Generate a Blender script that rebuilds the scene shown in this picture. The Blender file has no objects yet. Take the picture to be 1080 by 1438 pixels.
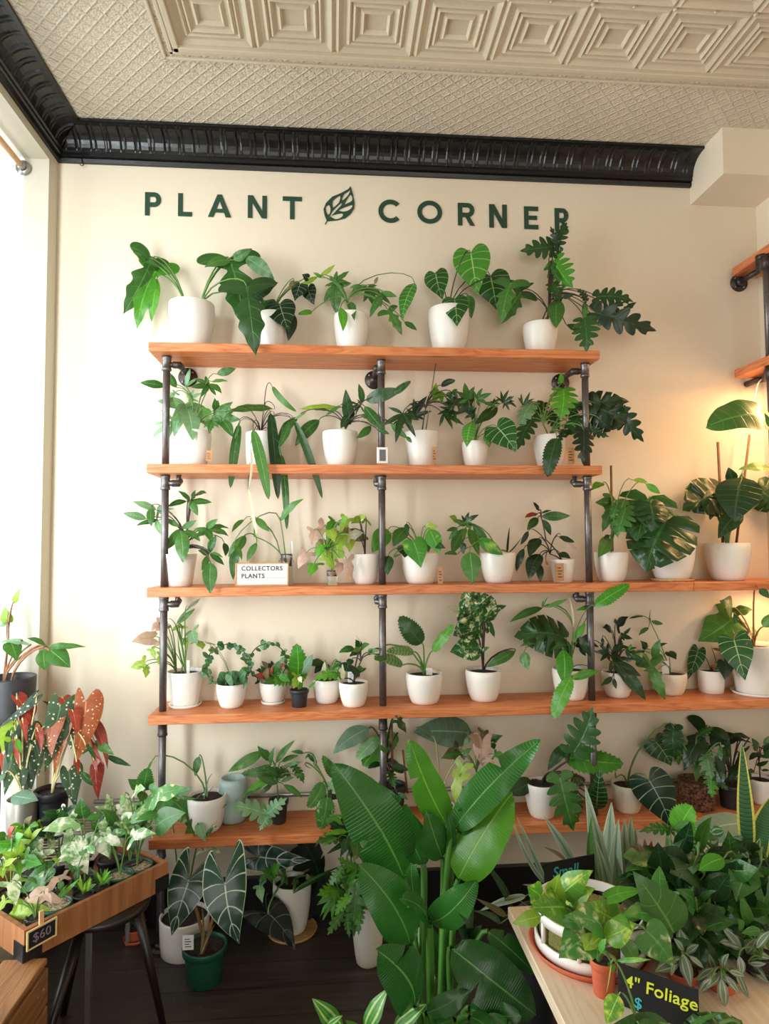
import bpy, math, random
from mathutils import Vector, Matrix
PI = math.pi
C = bpy.context.scene.collection
scn = bpy.context.scene
V = Vector
# ------------------------------------------------------------------ camera
FOC, PITCH, YAW, ROLL, DIST, CH = 910.6, 0.0504, 0.08, -0.0057, 2.8435, 1.57
def cam_axes():
    cy, sy, cp, sp = math.cos(YAW), math.sin(YAW), math.cos(PITCH), math.sin(PITCH)
    f = V((sy*cp, cy*cp, sp)); r = V((cy, -sy, 0)); u = r.cross(f)
    cr, sr = math.cos(ROLL), math.sin(ROLL)
    return cr*r+sr*u, -sr*r+cr*u, f
CR, CU, CF = cam_axes()
CAM = V((0, -DIST, CH))
def ray(px, py): return CF*FOC + CR*(px-540) - CU*(py-719)
def at(px, py, Y):
    d = ray(px, py); return CAM + d*((Y+DIST)/d.y)
def atz(px, py, z):
    d = ray(px, py); return CAM + d*((z-CH)/d.z)
cd = bpy.data.cameras.new('camera'); cam = bpy.data.objects.new('camera', cd); C.objects.link(cam)
cd.sensor_fit = 'HORIZONTAL'; cd.sensor_width = 36; cd.lens = FOC/1080*36; cd.clip_start = .05
cam.matrix_world = Matrix(((CR.x, CU.x, -CF.x, CAM.x), (CR.y, CU.y, -CF.y, CAM.y), (CR.z, CU.z, -CF.z, CAM.z), (0, 0, 0, 1)))
scn.camera = cam
# ------------------------------------------------------------------ materials
def S(r, g, b):
    def c(v):
        v /= 255
        return v/12.92 if v <= .04045 else ((v+.055)/1.055)**2.4
    return (c(r), c(g), c(b), 1)
class NT:
    def __init__(s, name):
        s.m = bpy.data.materials.new(name); s.m.use_nodes = True; s.t = s.m.node_tree
        s.t.nodes.clear(); s.out = s.n('ShaderNodeOutputMaterial')
    def n(s, k, ins={}, **kw):
        x = s.t.nodes.new(k)
        for a, b in kw.items(): setattr(x, a, b)
        for a, b in ins.items():
            if isinstance(b, bpy.types.NodeSocket): s.t.links.new(b, x.inputs[a])
            else: x.inputs[a].default_value = b
        return x
    def math(s, op, a, b=0, c=0, clamp=False):
        return s.n('ShaderNodeMath', {0: a, 1: b, 2: c}, operation=op, use_clamp=clamp).outputs[0]
    def mix(s, f, a, b, mode='MIX'):
        return s.n('ShaderNodeMix', {0: f, 6: a, 7: b}, data_type='RGBA', blend_type=mode).outputs[2]
    def ramp(s, f, pts):
        r = s.n('ShaderNodeValToRGB', {0: f}); e = r.color_ramp.elements
        while len(e) < len(pts): e.new(.5)
        for q, (p, c) in zip(e, pts): q.position = p; q.color = c
        return r.outputs[0]
    def noise(s, vec, sc, det=3, rough=.5, dist=0):
        return s.n('ShaderNodeTexNoise', {'Vector': vec, 'Scale': sc, 'Detail': det, 'Roughness': rough, 'Distortion': dist}).outputs[0]
    def coord(s, which='Object'): return s.n('ShaderNodeTexCoord').outputs[which]
    def mapp(s, vec, scale=(1, 1, 1), rot=(0, 0, 0)):
        return s.n('ShaderNodeMapping', {0: vec, 'Rotation': rot, 'Scale': scale}).outputs[0]
    def pbr(s, col, rough=.5, bump=None, bs=.2, bd=.01, **kw):
        ins = {'Base Color': col, 'Roughness': rough}; ins.update(kw)
        p = s.n('ShaderNodeBsdfPrincipled', ins)
        if bump is not None:
            b = s.n('ShaderNodeBump', {'Strength': bs, 'Distance': bd, 'Height': bump}); s.t.links.new(b.outputs[0], p.inputs['Normal'])
        s.t.links.new(p.outputs[0], s.out.inputs[0]); return p
def simple(name, col, rough=.5, nsc=0, var=.12, bs=0, **kw):
    t = NT(name)
    if nsc:
        n = t.noise(t.coord(), nsc, 4); d = tuple(c*(1-var) for c in col[:3])+(1,); l = tuple(min(1, c*(1+var)) for c in col[:3])+(1,)
        t.pbr(t.ramp(n, [(.3, d), (.7, l)]), rough, n if bs else None, bs, .004, **kw)
    else: t.pbr(col, rough, **kw)
    return t.m
def woodmat(name, c1, c2, c3, axis='x', sc=1, rough=.45):
    t = NT(name); co = t.coord()
    st = {'x': (1.2, 14, 14), 'y': (14, 1.2, 14), 'z': (14, 14, 1.2)}[axis]
    v = t.mapp(co, tuple(a*sc for a in st))
    n1 = t.noise(v, 1.6, 3, .55, .6)
    rings = t.math('FRACT', t.math('MULTIPLY', n1, 7))
    rings = t.math('ABSOLUTE', t.math('SUBTRACT', rings, .5))
    n2 = t.noise(t.mapp(co, tuple(a*sc*4 for a in st)), 2.5, 4, .6)
    f = t.math('ADD', t.math('MULTIPLY', rings, 1.1), t.math('MULTIPLY', n2, .5))
    kn = t.n('ShaderNodeTexVoronoi', {'Vector': t.mapp(co, tuple((a*sc)**.55*1.4 for a in st)), 'Scale': .7}).outputs[0]
    knot = t.math('LESS_THAN', kn, .055)
    col = t.ramp(f, [(.15, c3), (.42, c1), (.85, c2)])
    col = t.mix(t.math('MULTIPLY', knot, .6), col, tuple(c*.35 for c in c3[:3])+(1,))
    t.pbr(col, rough, n2, .12, .003); return t.m
M = {}
M['wall'] = simple('wall_paint', S(229, 215, 192), .6, 30, .012, .03)
M['white_paint'] = simple('white_paint', S(240, 238, 230), .5, 30, .01)
M['header_paint'] = simple('header_paint', S(205, 198, 180), .5, 30, .02)
M['black_gloss'] = simple('black_gloss_paint', S(15, 15, 16), .3, 60, .25, .12)
M['black_metal'] = simple('black_metal', S(24, 24, 26), .35)
M['pine'] = woodmat('stained_pine', S(203, 118, 66), S(217, 139, 84), S(176, 90, 44), 'x')
M['pine_side'] = woodmat('stained_pine_side', S(198, 112, 62), S(214, 134, 80), S(170, 86, 42), 'y')
M['tray_wood'] = woodmat('tray_wood', S(146, 94, 54), S(162, 108, 66), S(122, 76, 44), 'z', .35, .55)
M['crate_wood'] = woodmat('crate_wood', S(148, 102, 62), S(168, 122, 78), S(112, 74, 44), 'y', 1.2)
M['birch'] = woodmat('birch', S(224, 202, 172), S(232, 212, 184), S(214, 190, 158), 'y', .7, .4)
M['bamboo'] = woodmat('bamboo', S(196, 150, 96), S(214, 172, 120), S(170, 120, 70), 'x', 2)
M['stool_wood'] = simple('dark_stool_wood', S(30, 21, 18), .4, 12, .25)
M['pipe'] = simple('steel_pipe', S(112, 108, 108), .38, 60, .18, .05, Metallic=.75)
M['iron'] = simple('cast_iron', S(74, 66, 62), .42, 60, .2, .1, Metallic=.6)
M['white_pot'] = simple('white_ceramic', S(236, 231, 222), .35, 6, .01)
M['cream_pot'] = simple('cream_ceramic', S(226, 216, 196), .4, 6, .015)
M['green_pot'] = simple('green_plastic', S(24, 78, 56), .4)
M['black_pot'] = simple('black_plastic', S(26, 26, 29), .45)
M['charcoal_pot'] = simple('charcoal_ceramic', S(44, 44, 48), .5, 20, .15)
M['terracotta'] = simple('terracotta', S(196, 96, 62), .7, 30, .1)
M['blue_pot'] = simple('pale_blue_glaze', S(166, 188, 182), .4)
M['steel'] = simple('brushed_steel', S(170, 165, 158), .35, Metallic=.8)
M['kraft'] = simple('kraft_paper', S(190, 140, 96), .8, 40, .08)
M['card'] = simple('white_card', S(238, 236, 230), .6)
M['ink'] = simple('ink', S(28, 26, 26), .6)
M['sign_green'] = simple('sign_green', S(30, 66, 46), .5)
M['chalk_board'] = simple('chalk_board', S(22, 24, 28), .5)
M['chalk_yellow'] = simple('yellow_marker', S(214, 222, 60), .6)
M['chalk_teal'] = simple('teal_marker', S(70, 190, 196), .6)
M['chalk_pale'] = simple('pale_chalk', S(120, 100, 110), .6)
M['pale_wood'] = simple('pale_wood', S(206, 180, 124), .5, 20, .06)
M['stake'] = simple('stake_wood', S(132, 88, 58), .7, 40, .15)
M['cord'] = simple('white_cord', S(220, 205, 195), .5)
M['dowel'] = simple('dowel_wood', S(214, 168, 118), .45, 15, .05)
M['plastic_white'] = simple('white_plastic', S(235, 233, 228), .4)
M['lcd'] = simple('lcd_screen', S(84, 82, 76), .25)
def glass():
    t = NT('clear_glass'); p = t.pbr((.95, .97, .96, 1), .03, IOR=1.35); p.inputs['Transmission Weight'].default_value = .95; return t.m
M['glass'] = glass()
def pane():
    t = NT('window_glass'); g = t.n('ShaderNodeBsdfGlossy', {'Roughness': .02}); tr = t.n('ShaderNodeBsdfTransparent', {'Color': (.96, .98, .97, 1)})
    f = t.n('ShaderNodeFresnel', {'IOR': 1.45}); m = t.n('ShaderNodeMixShader', {0: f.outputs[0], 1: tr.outputs[0], 2: g.outputs[0]}); t.t.links.new(m.outputs[0], t.out.inputs[0]); return t.m
M['pane'] = pane()
def soil(name, a, b, sc=260):
    t = NT(name); v = t.n('ShaderNodeTexVoronoi', {'Vector': t.coord(), 'Scale': sc})
    t.pbr(t.ramp(v.outputs['Color'], [(.2, a), (.8, b)]), .9, v.outputs[0], .8, .006); return t.m
M['soil'] = soil('potting_soil', S(26, 20, 16), S(66, 52, 42))
M['gravel'] = soil('pale_gravel', S(120, 104, 80), S(206, 190, 160), 190)
M['bark'] = soil('bark_mix', S(46, 28, 20), S(130, 88, 62), 120)
def floor_m():
    t = NT('dark_floor_boards'); co = t.coord()
    n = t.noise(t.mapp(co, (1.5, 22, 1)), 1.6, 5, .65, .3); n3 = t.noise(co, 3, 4)
    y = t.n('ShaderNodeSeparateXYZ', {0: co}).outputs[1]
    gap = t.math('GREATER_THAN', t.math('ABSOLUTE', t.math('SUBTRACT', t.math('FRACT', t.math('MULTIPLY', y, 7)), .5)), .485)
    sp = t.math('GREATER_THAN', t.noise(co, 90, 2), .74)
    col = t.ramp(t.math('ADD', t.math('MULTIPLY', n, .7), t.math('MULTIPLY', n3, .3)), [(.3, S(34, 30, 28)), (.55, S(60, 52, 47)), (.8, S(98, 84, 74))])
    col = t.mix(gap, col, S(12, 10, 10)); col = t.mix(t.math('MULTIPLY', sp, .6), col, S(120, 112, 104))
    t.pbr(col, t.ramp(n, [(0, (.35,)*3+(1,)), (1, (.6,)*3+(1,))]), n, .25, .004); return t.m
M['floor'] = floor_m()
def ceil_m():
    t = NT('pressed_tin_paint'); co = t.coord()
    x, y, z = [t.n('ShaderNodeSeparateXYZ', {0: t.mapp(co, (1, 1, 1), (0, 0, PI/4))}).outputs[i] for i in range(3)]
    def line(a, k, w):
        return t.math('SUBTRACT', 1, t.math('MULTIPLY', t.math('ABSOLUTE', t.math('SUBTRACT', t.math('FRACT', t.math('MULTIPLY', a, k)), .5)), w), clamp=True)
    lat = t.math('MAXIMUM', line(x, 24, 7), line(y, 24, 7))
    dots = t.n('ShaderNodeTexVoronoi', {'Vector': co, 'Scale': 120}).outputs[0]
    h = t.math('ADD', lat, t.math('MULTIPLY', dots, .9))
    t.pbr(t.ramp(t.noise(co, 4, 3), [(.3, S(204, 192, 172)), (.7, S(214, 202, 182))]), .33, h, .5, .006); return t.m
M['tin_fill'] = ceil_m()
M['tin'] = simple('tin_panel_paint', S(206, 192, 168), .32, 60, .03, .08)

def leafmat(name, c1, c2, vein=None, nv=8, vw=.06, vs=.7, mid=.07, edge=None, splot=None, spots=None, stripe=None, back=None, rough=.34, tr=.22, bs=.35, sweep=.55):
    t = NT(name)
    uv = t.n('ShaderNodeSeparateXYZ', {0: t.coord('UV')}); u, v = uv.outputs[0], uv.outputs[1]
    s = t.math('MULTIPLY', t.math('ABSOLUTE', t.math('SUBTRACT', v, .5)), 2)
    tint = t.n('ShaderNodeAttribute', attribute_name='tint').outputs['Fac']
    col = t.mix(tint, c1, c2)
    co = t.coord()
    n = t.noise(co, 40, 3)
    col = t.mix(t.math('MULTIPLY', n, .35), col, tuple(c*.55 for c in c1[:3])+(1,))
    if splot:
        sc_, th_ = splot[1], splot[2]
        a = t.noise(co, sc_, 4, .65, .5)
        col = t.mix(t.math('MULTIPLY', t.math('SUBTRACT', a, th_), 8, clamp=True), col, splot[0])
    if stripe:
        k = t.math('MULTIPLY', t.math('SUBTRACT', .16, t.math('ABSOLUTE', t.math('SUBTRACT', s, .45))), 14, clamp=True)
        col = t.mix(t.math('MULTIPLY', k, .85), col, stripe)
    # curved side veins
    uu = t.math('SUBTRACT', t.math('MULTIPLY', u, nv), t.math('MULTIPLY', t.math('POWER', s, 1.4), sweep))
    fr = t.math('ABSOLUTE', t.math('SUBTRACT', t.math('FRACT', uu), .5))
    k1 = t.math('MULTIPLY', t.math('SUBTRACT', vw, fr), 1/max(vw, .01)*1.6, clamp=True)
    # midrib
    k2 = t.math('MULTIPLY', t.math('SUBTRACT', mid, s), 1/mid*1.6, clamp=True)
    vc = vein or tuple(min(1, c*1.8+.02) for c in c2[:3])+(1,)
    if vein:
        col = t.mix(t.math('MULTIPLY', k1, vs), col, vc)
    else:
        col = t.mix(t.math('MULTIPLY', k1, .18), col, vc)
    col = t.mix(t.math('MULTIPLY', k2, .8 if vein else .5), col, vc)
    if edge: col = t.mix(t.math('GREATER_THAN', s, edge[1]), col, edge[0])
    if spots:
        vo = t.n('ShaderNodeTexVoronoi', {'Vector': co, 'Scale': spots[1]}).outputs[0]
        col = t.mix(t.math('MULTIPLY', t.math('SUBTRACT', spots[2], vo), 12, clamp=True), col, spots[0])
    if back:
        col = t.mix(t.n('ShaderNodeNewGeometry').outputs['Backfacing'], col, back)
    b = t.n('ShaderNodeBump', {'Strength': bs, 'Distance': .003, 'Height': t.math('SUBTRACT', t.math('MULTIPLY', n, .5), t.math('MAXIMUM', k1, k2))})
    p = t.n('ShaderNodeBsdfPrincipled', {'Base Color': col, 'Roughness': rough, 'Normal': b.outputs[0]})
    tl = t.n('ShaderNodeBsdfTranslucent', {'Color': t.mix(.6, col, t.mix(1, col, S(190, 230, 90), 'MULTIPLY'))})
    ms = t.n('ShaderNodeMixShader', {0: tr, 1: p.outputs[0], 2: tl.outputs[0]})
    t.t.links.new(ms.outputs[0], t.out.inputs[0])
    M[name] = t.m; return t.m
leafmat('green', S(48, 96, 38), S(86, 138, 58))
leafmat('dark', S(26, 58, 28), S(52, 92, 40), rough=.3)
leafmat('deep', S(20, 42, 24), S(36, 64, 32), rough=.3)
leafmat('bright', S(66, 140, 34), S(104, 172, 52), tr=.3)
leafmat('lime', S(138, 176, 52), S(174, 202, 84), tr=.3)
leafmat('pale', S(112, 158, 112), S(142, 184, 134))
leafmat('grey', S(104, 136, 112), S(130, 160, 132), rough=.45)
leafmat('veined', S(26, 72, 30), S(44, 100, 38), S(172, 206, 142), 9, .06, .75, .05)
leafmat('veinlight', S(58, 122, 40), S(78, 146, 48), S(176, 214, 120), 9, .06, .6, .05)
leafmat('veindark', S(12, 40, 24), S(22, 60, 30), S(158, 186, 146), 9, .05, .75, .04)
leafmat('alocasia', S(30, 60, 46), S(44, 80, 58), S(216, 226, 206), 9, .06, .9, .06, edge=(S(190, 206, 176), .965), rough=.22)
leafmat('alodark', S(12, 20, 18), S(18, 30, 24), S(86, 110, 74), 7, .05, .7, .04, rough=.25)
leafmat('pink', S(196, 158, 140), S(214, 180, 160), S(170, 140, 116), 7, .05, .4, rough=.45)
leafmat('brownish', S(110, 100, 66), S(128, 118, 84), rough=.4)
leafmat('creamy', S(226, 222, 184), S(236, 232, 200), rough=.45)
leafmat('variegated', S(52, 112, 48), S(84, 146, 66), splot=(S(222, 228, 176), 28, .53))
leafmat('varheavy', S(110, 154, 92), S(150, 184, 120), splot=(S(238, 238, 216), 24, .46))
leafmat('marble', S(84, 146, 44), S(134, 184, 62), splot=(S(196, 210, 90), 26, .5), tr=.28)
leafmat('thai', S(28, 84, 36), S(48, 108, 44), splot=(S(220, 230, 180), 48, .51))
leafmat('frosted', S(96, 140, 78), S(150, 180, 110), S(54, 104, 50), 9, .22, .75, .05)
leafmat('twotone', S(64, 138, 48), S(92, 162, 60), splot=(S(178, 204, 96), 12, .56))
leafmat('zebra', S(104, 130, 92), S(134, 146, 122), stripe=S(196, 204, 188), back=S(110, 60, 92), rough=.35)
leafmat('begonia', S(46, 70, 50), S(72, 98, 68), spots=(S(214, 212, 196), 70, .27), back=S(170, 62, 36), rough=.4, tr=.3)
leafmat('begoniared', S(168, 84, 44), S(200, 112, 60), spots=(S(232, 200, 160), 75, .26), back=S(196, 92, 50), rough=.4, tr=.35)
leafmat('rustred', S(140, 44, 34), S(168, 62, 44), S(200, 110, 70), 7, .05, .4, rough=.45)
leafmat('silver', S(142, 162, 138), S(168, 186, 160), S(96, 124, 96), 3, .01, .0, .3, edge=(S(196, 206, 180), .86), rough=.45)
leafmat('snake', S(52, 96, 56), S(78, 124, 76), S(40, 76, 44), 26, .2, .8, .01, edge=(S(206, 200, 90), .72), rough=.4)
leafmat('melon', S(44, 96, 50), S(60, 116, 60), stripe=S(166, 190, 160), rough=.3)
leafmat('hoya', S(58, 104, 62), S(104, 146, 104), rough=.4)
leafmat('paddle', S(26, 86, 32), S(52, 118, 44), nv=42, vw=.2, mid=.05, bs=.3, vein=S(112, 164, 84), vs=.14, rough=.24, tr=.2)
leafmat('paddlebright', S(62, 130, 30), S(84, 152, 40), nv=42, vw=.2, mid=.05, bs=.3, vein=S(150, 190, 84), vs=.16, rough=.24, tr=.35)
leafmat('dwhite', S(60, 130, 50), S(84, 156, 56), stripe=S(206, 224, 150), rough=.35)
M['stem'] = simple('green_stem', S(92, 128, 60), .5)
M['stem_dark'] = simple('dark_stem', S(62, 46, 40), .5)
M['stem_pale'] = simple('pale_stem', S(190, 180, 130), .5)
M['stem_red'] = simple('reddish_stem', S(140, 96, 60), .5)
M['sleaf'] = simple('paddle_stalk', S(76, 128, 48), .4)

# ------------------------------------------------------------------ mesh helpers
class MB:
    def __init__(s): s.v = []; s.f = []; s.mi = []; s.uv = []; s.t = []; s.mats = []; s.sm = []
    def mat(s, m):
        m = M[m] if isinstance(m, str) else m
        if m not in s.mats: s.mats.append(m)
        return s.mats.index(m)
    def add(s, vs, fs, m, uv=None, tint=0, smooth=True):
        k = len(s.v); i = s.mat(m); s.v += [tuple(p) for p in vs]
        s.uv += uv or [(0, 0)]*len(vs); s.t += [tint]*len(vs)
        s.f += [tuple(k+a for a in f) for f in fs]; s.mi += [i]*len(fs); s.sm += [smooth]*len(fs)
    def box(s, a, b, m, mat4=None, bev=0):
        (x0, y0, z0), (x1, y1, z1) = a, b
        if bev:
            # chamfered box: rings
            vs = []; fs = []
            for z, o in ((z0, bev), (z0+bev, 0), (z1-bev, 0), (z1, bev)):
                q = bev
                ring = [(x0+o+(q if not o else q), y0+o), (x1-o-q, y0+o), (x1-o, y0+o+q), (x1-o, y1-o-q), (x1-o-q, y1-o), (x0+o+q, y1-o), (x0+o, y1-o-q), (x0+o, y0+o+q)]
                vs += [(p[0], p[1], z) for p in ring]
            for r in range(3):
                for i in range(8):
                    j = (i+1) % 8; fs.append((r*8+i, r*8+j, r*8+8+j, r*8+8+i))
            fs += [tuple(range(7, -1, -1)), tuple(range(24, 32))]
        else:
            vs = [(x, y, z) for z in (z0, z1) for x, y in ((x0, y0), (x1, y0), (x1, y1), (x0, y1))]
            fs = [(3, 2, 1, 0), (4, 5, 6, 7), (0, 1, 5, 4), (1, 2, 6, 5), (2, 3, 7, 6), (3, 0, 4, 7)]
        if mat4: vs = [mat4 @ V(p) for p in vs]
        s.add(vs, fs, m, smooth=False)
    def tube(s, pts, r, m, n=6, cap=True, r1=None):
        pts = [V(p) for p in pts]; vs = []; fs = []; up = None
        for i, p in enumerate(pts):
            d = (pts[min(i+1, len(pts)-1)]-pts[max(i-1, 0)]).normalized()
            if up is None: up = V((0, 0, 1)) if abs(d.z) < .9 else V((1, 0, 0))
            a = d.cross(up)
            if a.length < 1e-5: a = d.cross(V((1, .3, 0)))
            a.normalize(); b = d.cross(a); up = -b if False else up
            rr = r if r1 is None else r+(r1-r)*i/(len(pts)-1)
            for k in range(n):
                t = 2*PI*k/n; vs.append(p+(a*math.cos(t)+b*math.sin(t))*rr)
        for i in range(len(pts)-1):
            for k in range(n):
                j = (k+1) % n; fs.append((i*n+k, i*n+j, (i+1)*n+j, (i+1)*n+k))
        if cap: fs += [tuple(range(n))[::-1], tuple(range((len(pts)-1)*n, len(pts)*n))]
        s.add(vs, fs, m)
    def lathe(s, c, prof, m, n=32, bump=None):
        vs = []; fs = []
        for i, (r, z) in enumerate(prof):
            for k in range(n):
                t = 2*PI*k/n; rr = r*(1+(bump(i, k) if bump else 0)); vs.append((c[0]+rr*math.cos(t), c[1]+rr*math.sin(t), c[2]+z))
        for i in range(len(prof)-1):
            for k in range(n):
                j = (k+1) % n; fs.append((i*n+k, i*n+j, (i+1)*n+j, (i+1)*n+k))
        if prof[0][0] > 1e-4: fs.append(tuple(range(n))[::-1])
        if prof[-1][0] > 1e-4: fs.append(tuple(range((len(prof)-1)*n, len(prof)*n)))
        s.add(vs, fs, m)
    def disc(s, c, r, m, n=28, dz=0):
        vs = [(c[0], c[1], c[2]+dz)]+[(c[0]+r*math.cos(2*PI*k/n), c[1]+r*math.sin(2*PI*k/n), c[2]) for k in range(n)]
        s.add(vs, [(0, k+1, (k+1) % n+1) for k in range(n)], m)
    def poly(s, pts, m):
        s.add(pts, [tuple(range(len(pts)))], m, smooth=False)
    def build(s, name, parent=None, sub=(0, 0, 0), kind=None):
        me = bpy.data.meshes.new(name); o3 = V(sub)
        me.from_pydata([tuple(V(p)-o3) for p in s.v], [], s.f)
        for m in s.mats: me.materials.append(m)
        me.polygons.foreach_set('material_index', s.mi); me.polygons.foreach_set('use_smooth', s.sm)
        ul = me.uv_layers.new(name='UVMap'); li = [0]*len(me.loops); me.loops.foreach_get('vertex_index', li)
        flat = []
        for i in li: flat += s.uv[i]
        ul.data.foreach_set('uv', flat)
        at_ = me.attributes.new('tint', 'FLOAT', 'POINT'); at_.data.foreach_set('value', [float(x) for x in s.t])
        me.update()
        o = bpy.data.objects.new(name, me); C.objects.link(o)
        if parent: o.parent = parent
        else: o.location = o3
        if kind: o['kind'] = kind
        return o
def tag(o, label, cat=None, group=None):
    o['label'] = label
    if cat: o['category'] = cat
    if group: o['group'] = group
    return o
def thing(name, loc, label, cat, group=None):
    o = bpy.data.objects.new(name, None); C.objects.link(o); o.location = loc; o.empty_display_size = .05
    return tag(o, label, cat, group)
def text_mb(mb, txt, size, m, mat4, ext=.0006, shear=0, off=0, align='CENTER', spacing=1.0):
    cu = bpy.data.curves.new('t', 'FONT'); cu.body = txt; cu.size = size; cu.extrude = ext; cu.align_x = align; cu.align_y = 'CENTER'
    cu.shear = shear; cu.offset = off; cu.resolution_u = 3; cu.space_character = spacing
    ob = bpy.data.objects.new('t', cu); C.objects.link(ob)
    dg = bpy.context.evaluated_depsgraph_get(); dg.update(); me = bpy.data.meshes.new_from_object(ob.evaluated_get(dg))
    mb.add([mat4 @ v.co for v in me.vertices], [tuple(p.vertices) for p in me.polygons], m, smooth=False)
    bpy.data.objects.remove(ob); bpy.data.curves.remove(cu); bpy.data.meshes.remove(me)
def basis(o, x, y, z=None):
    x = V(x).normalized(); y = V(y).normalized(); z = x.cross(y).normalized() if z is None else V(z)
    return Matrix(((x.x, y.x, z.x, o[0]), (x.y, y.y, z.y, o[1]), (x.z, y.z, z.z, o[2]), (0, 0, 0, 1)))

# ------------------------------------------------------------------ leaves
def crs(pts, n):
    out = []; k = len(pts)-1
    for i in range(n+1):
        t = i/n*k; a = min(int(t), k-1); f = t-a
        p = [pts[max(a-1, 0)], pts[a], pts[a+1], pts[min(a+2, k)]]
        out.append(tuple(.5*(2*p[1][j]+(p[2][j]-p[0][j])*f+(2*p[0][j]-5*p[1][j]+4*p[2][j]-p[3][j])*f*f+(3*p[1][j]-p[0][j]-3*p[2][j]+p[3][j])*f**3) for j in range(3)))
    return out
def lin(pts, sub=1):
    out = []
    for a, b in zip(pts, pts[1:]):
        for i in range(sub): out.append(tuple(a[j]+(b[j]-a[j])*i/sub for j in range(3)))
    return out+[pts[-1]]
def ell(w, a=.85, p=.9, n=14):
    return [(t, t, w/2*abs(math.sin(PI*t**a))**p) for t in [i/n for i in range(n+1)]]
def serr(base, amp=.12, k=2):
    return [(a, b+(.02 if i % k else 0), c*(1 if i % k else 1-amp)) for i, (a, b, c) in enumerate(base)]
SH = {
 'e': ell(.42), 'l': ell(.26), 'o': ell(.62, .7), 't': ell(.11, .8, .5, 22), 'n': ell(.07, .6, .6, 10), 'r': ell(.92, .9, .7),
 'p': [(t, t, .19*abs(math.sin(PI*t**.8))**.6) for t in [i/26 for i in range(27)]],
 'v': ell(.16, .62, .8, 16),
 'h': crs([(0, 0, 0), (0, -.1, .07), (0, -.2, .2), (.0, -.14, .35), (.08, .05, .43), (.25, .28, .42), (.48, .52, .31), (.72, .76, .15), (.9, .92, .05), (1, 1, 0)], 22),
 'g': crs([(0, 0, 0), (0, -.05, .09), (.02, -.06, .2), (.08, .02, .3), (.2, .2, .36), (.4, .42, .32), (.62, .66, .2), (.85, .88, .07), (1, 1, 0)], 18),
 'a': crs([(0, 0, 0), (0, -.18, .05), (0, -.42, .17), (0, -.56, .24), (0, -.44, .33), (.02, -.18, .37), (.12, .08, .37), (.3, .33, .31), (.55, .6, .19), (.8, .84, .07), (1, 1, 0)], 26),
 's': crs([(0, 0, 0), (0, -.16, .08), (0, -.28, .22), (.0, -.2, .34), (.06, 0, .3), (.2, .2, .32), (.42, .46, .26), (.7, .74, .13), (1, 1, 0)], 20),
 'k': crs([(0, 0, 0), (0, -.1, .1), (0, -.22, .3), (0, -.2, .42), (.03, -.02, .4), (.1, .1, .22), (.2, .24, .22), (.35, .42, .27), (.55, .62, .2), (.8, .84, .08), (1, 1, 0)], 26),
 'f': crs([(0, 0, 0), (0, -.12, .1), (0, -.16, .24), (.02, -.1, .36), (.05, .0, .37), (.09, .08, .22), (.15, .14, .1), (.2, .19, .07), (.27, .29, .15), (.34, .37, .2), (.42, .43, .14), (.5, .52, .14), (.58, .61, .17), (.7, .72, .11), (.82, .84, .08), (.92, .93, .03), (1, 1, 0)], 46),
 'm': crs([(0, 0, 0), (0, -.12, .08), (.01, -.08, .24), (.06, .02, .27), (.1, .08, .11), (.13, .13, .24), (.18, .24, .33), (.22, .27, .26), (.26, .26, .1), (.3, .33, .25), (.36, .43, .34), (.4, .47, .26), (.44, .45, .1), (.49, .52, .23), (.55, .63, .28), (.6, .66, .2), (.64, .65, .09), (.7, .76, .16), (.77, .84, .16), (.82, .85, .08), (.92, .94, .04), (1, 1, 0)], 60),
 'z': lin([(0, 0, 0)]+[(t, t+(.02 if i % 2 else -.005), (.2 if i % 2 else .168)*abs(math.sin(PI*min(.999, t)**.75))**.55) for i, t in enumerate([j/26 for j in range(1, 26)])]+[(1, 1, 0)], 1),
 'M': lin([(0, 0, 0), (0, -.12, .06), (0, -.22, .24), (.02, -.1, .46), (.07, .02, .5), (.09, .07, .2), (.1, .1, .5), (.2, .26, .56), (.22, .28, .22), (.24, .31, .55), (.35, .46, .52), (.37, .48, .2), (.39, .5, .49), (.52, .66, .4), (.55, .67, .16), (.57, .69, .36), (.72, .86, .2), (.76, .86, .1), (.8, .9, .13), (1, 1, 0)], 1),
 'b': crs([(0, 0, 0), (0, -.12, .1), (0, -.2, .24), (.02, -.08, .36), (.12, .14, .36), (.3, .34, .29), (.5, .55, .2), (.75, .8, .09), (1, 1, 0)], 18),
}
HAND = {'H': [(0, 1, .36), (42, .82, .34), (-42, .82, .34), (95, .6, .36), (-95, .6, .36)], 'F': [(0, 1, .2), (34, .85, .2), (-34, .85, .2), (72, .7, .2), (-72, .7, .2)],
        'T': [(0, 1, .5), (62, .72, .45), (-62, .72, .45)]}
rnd = random.Random(7)
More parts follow.
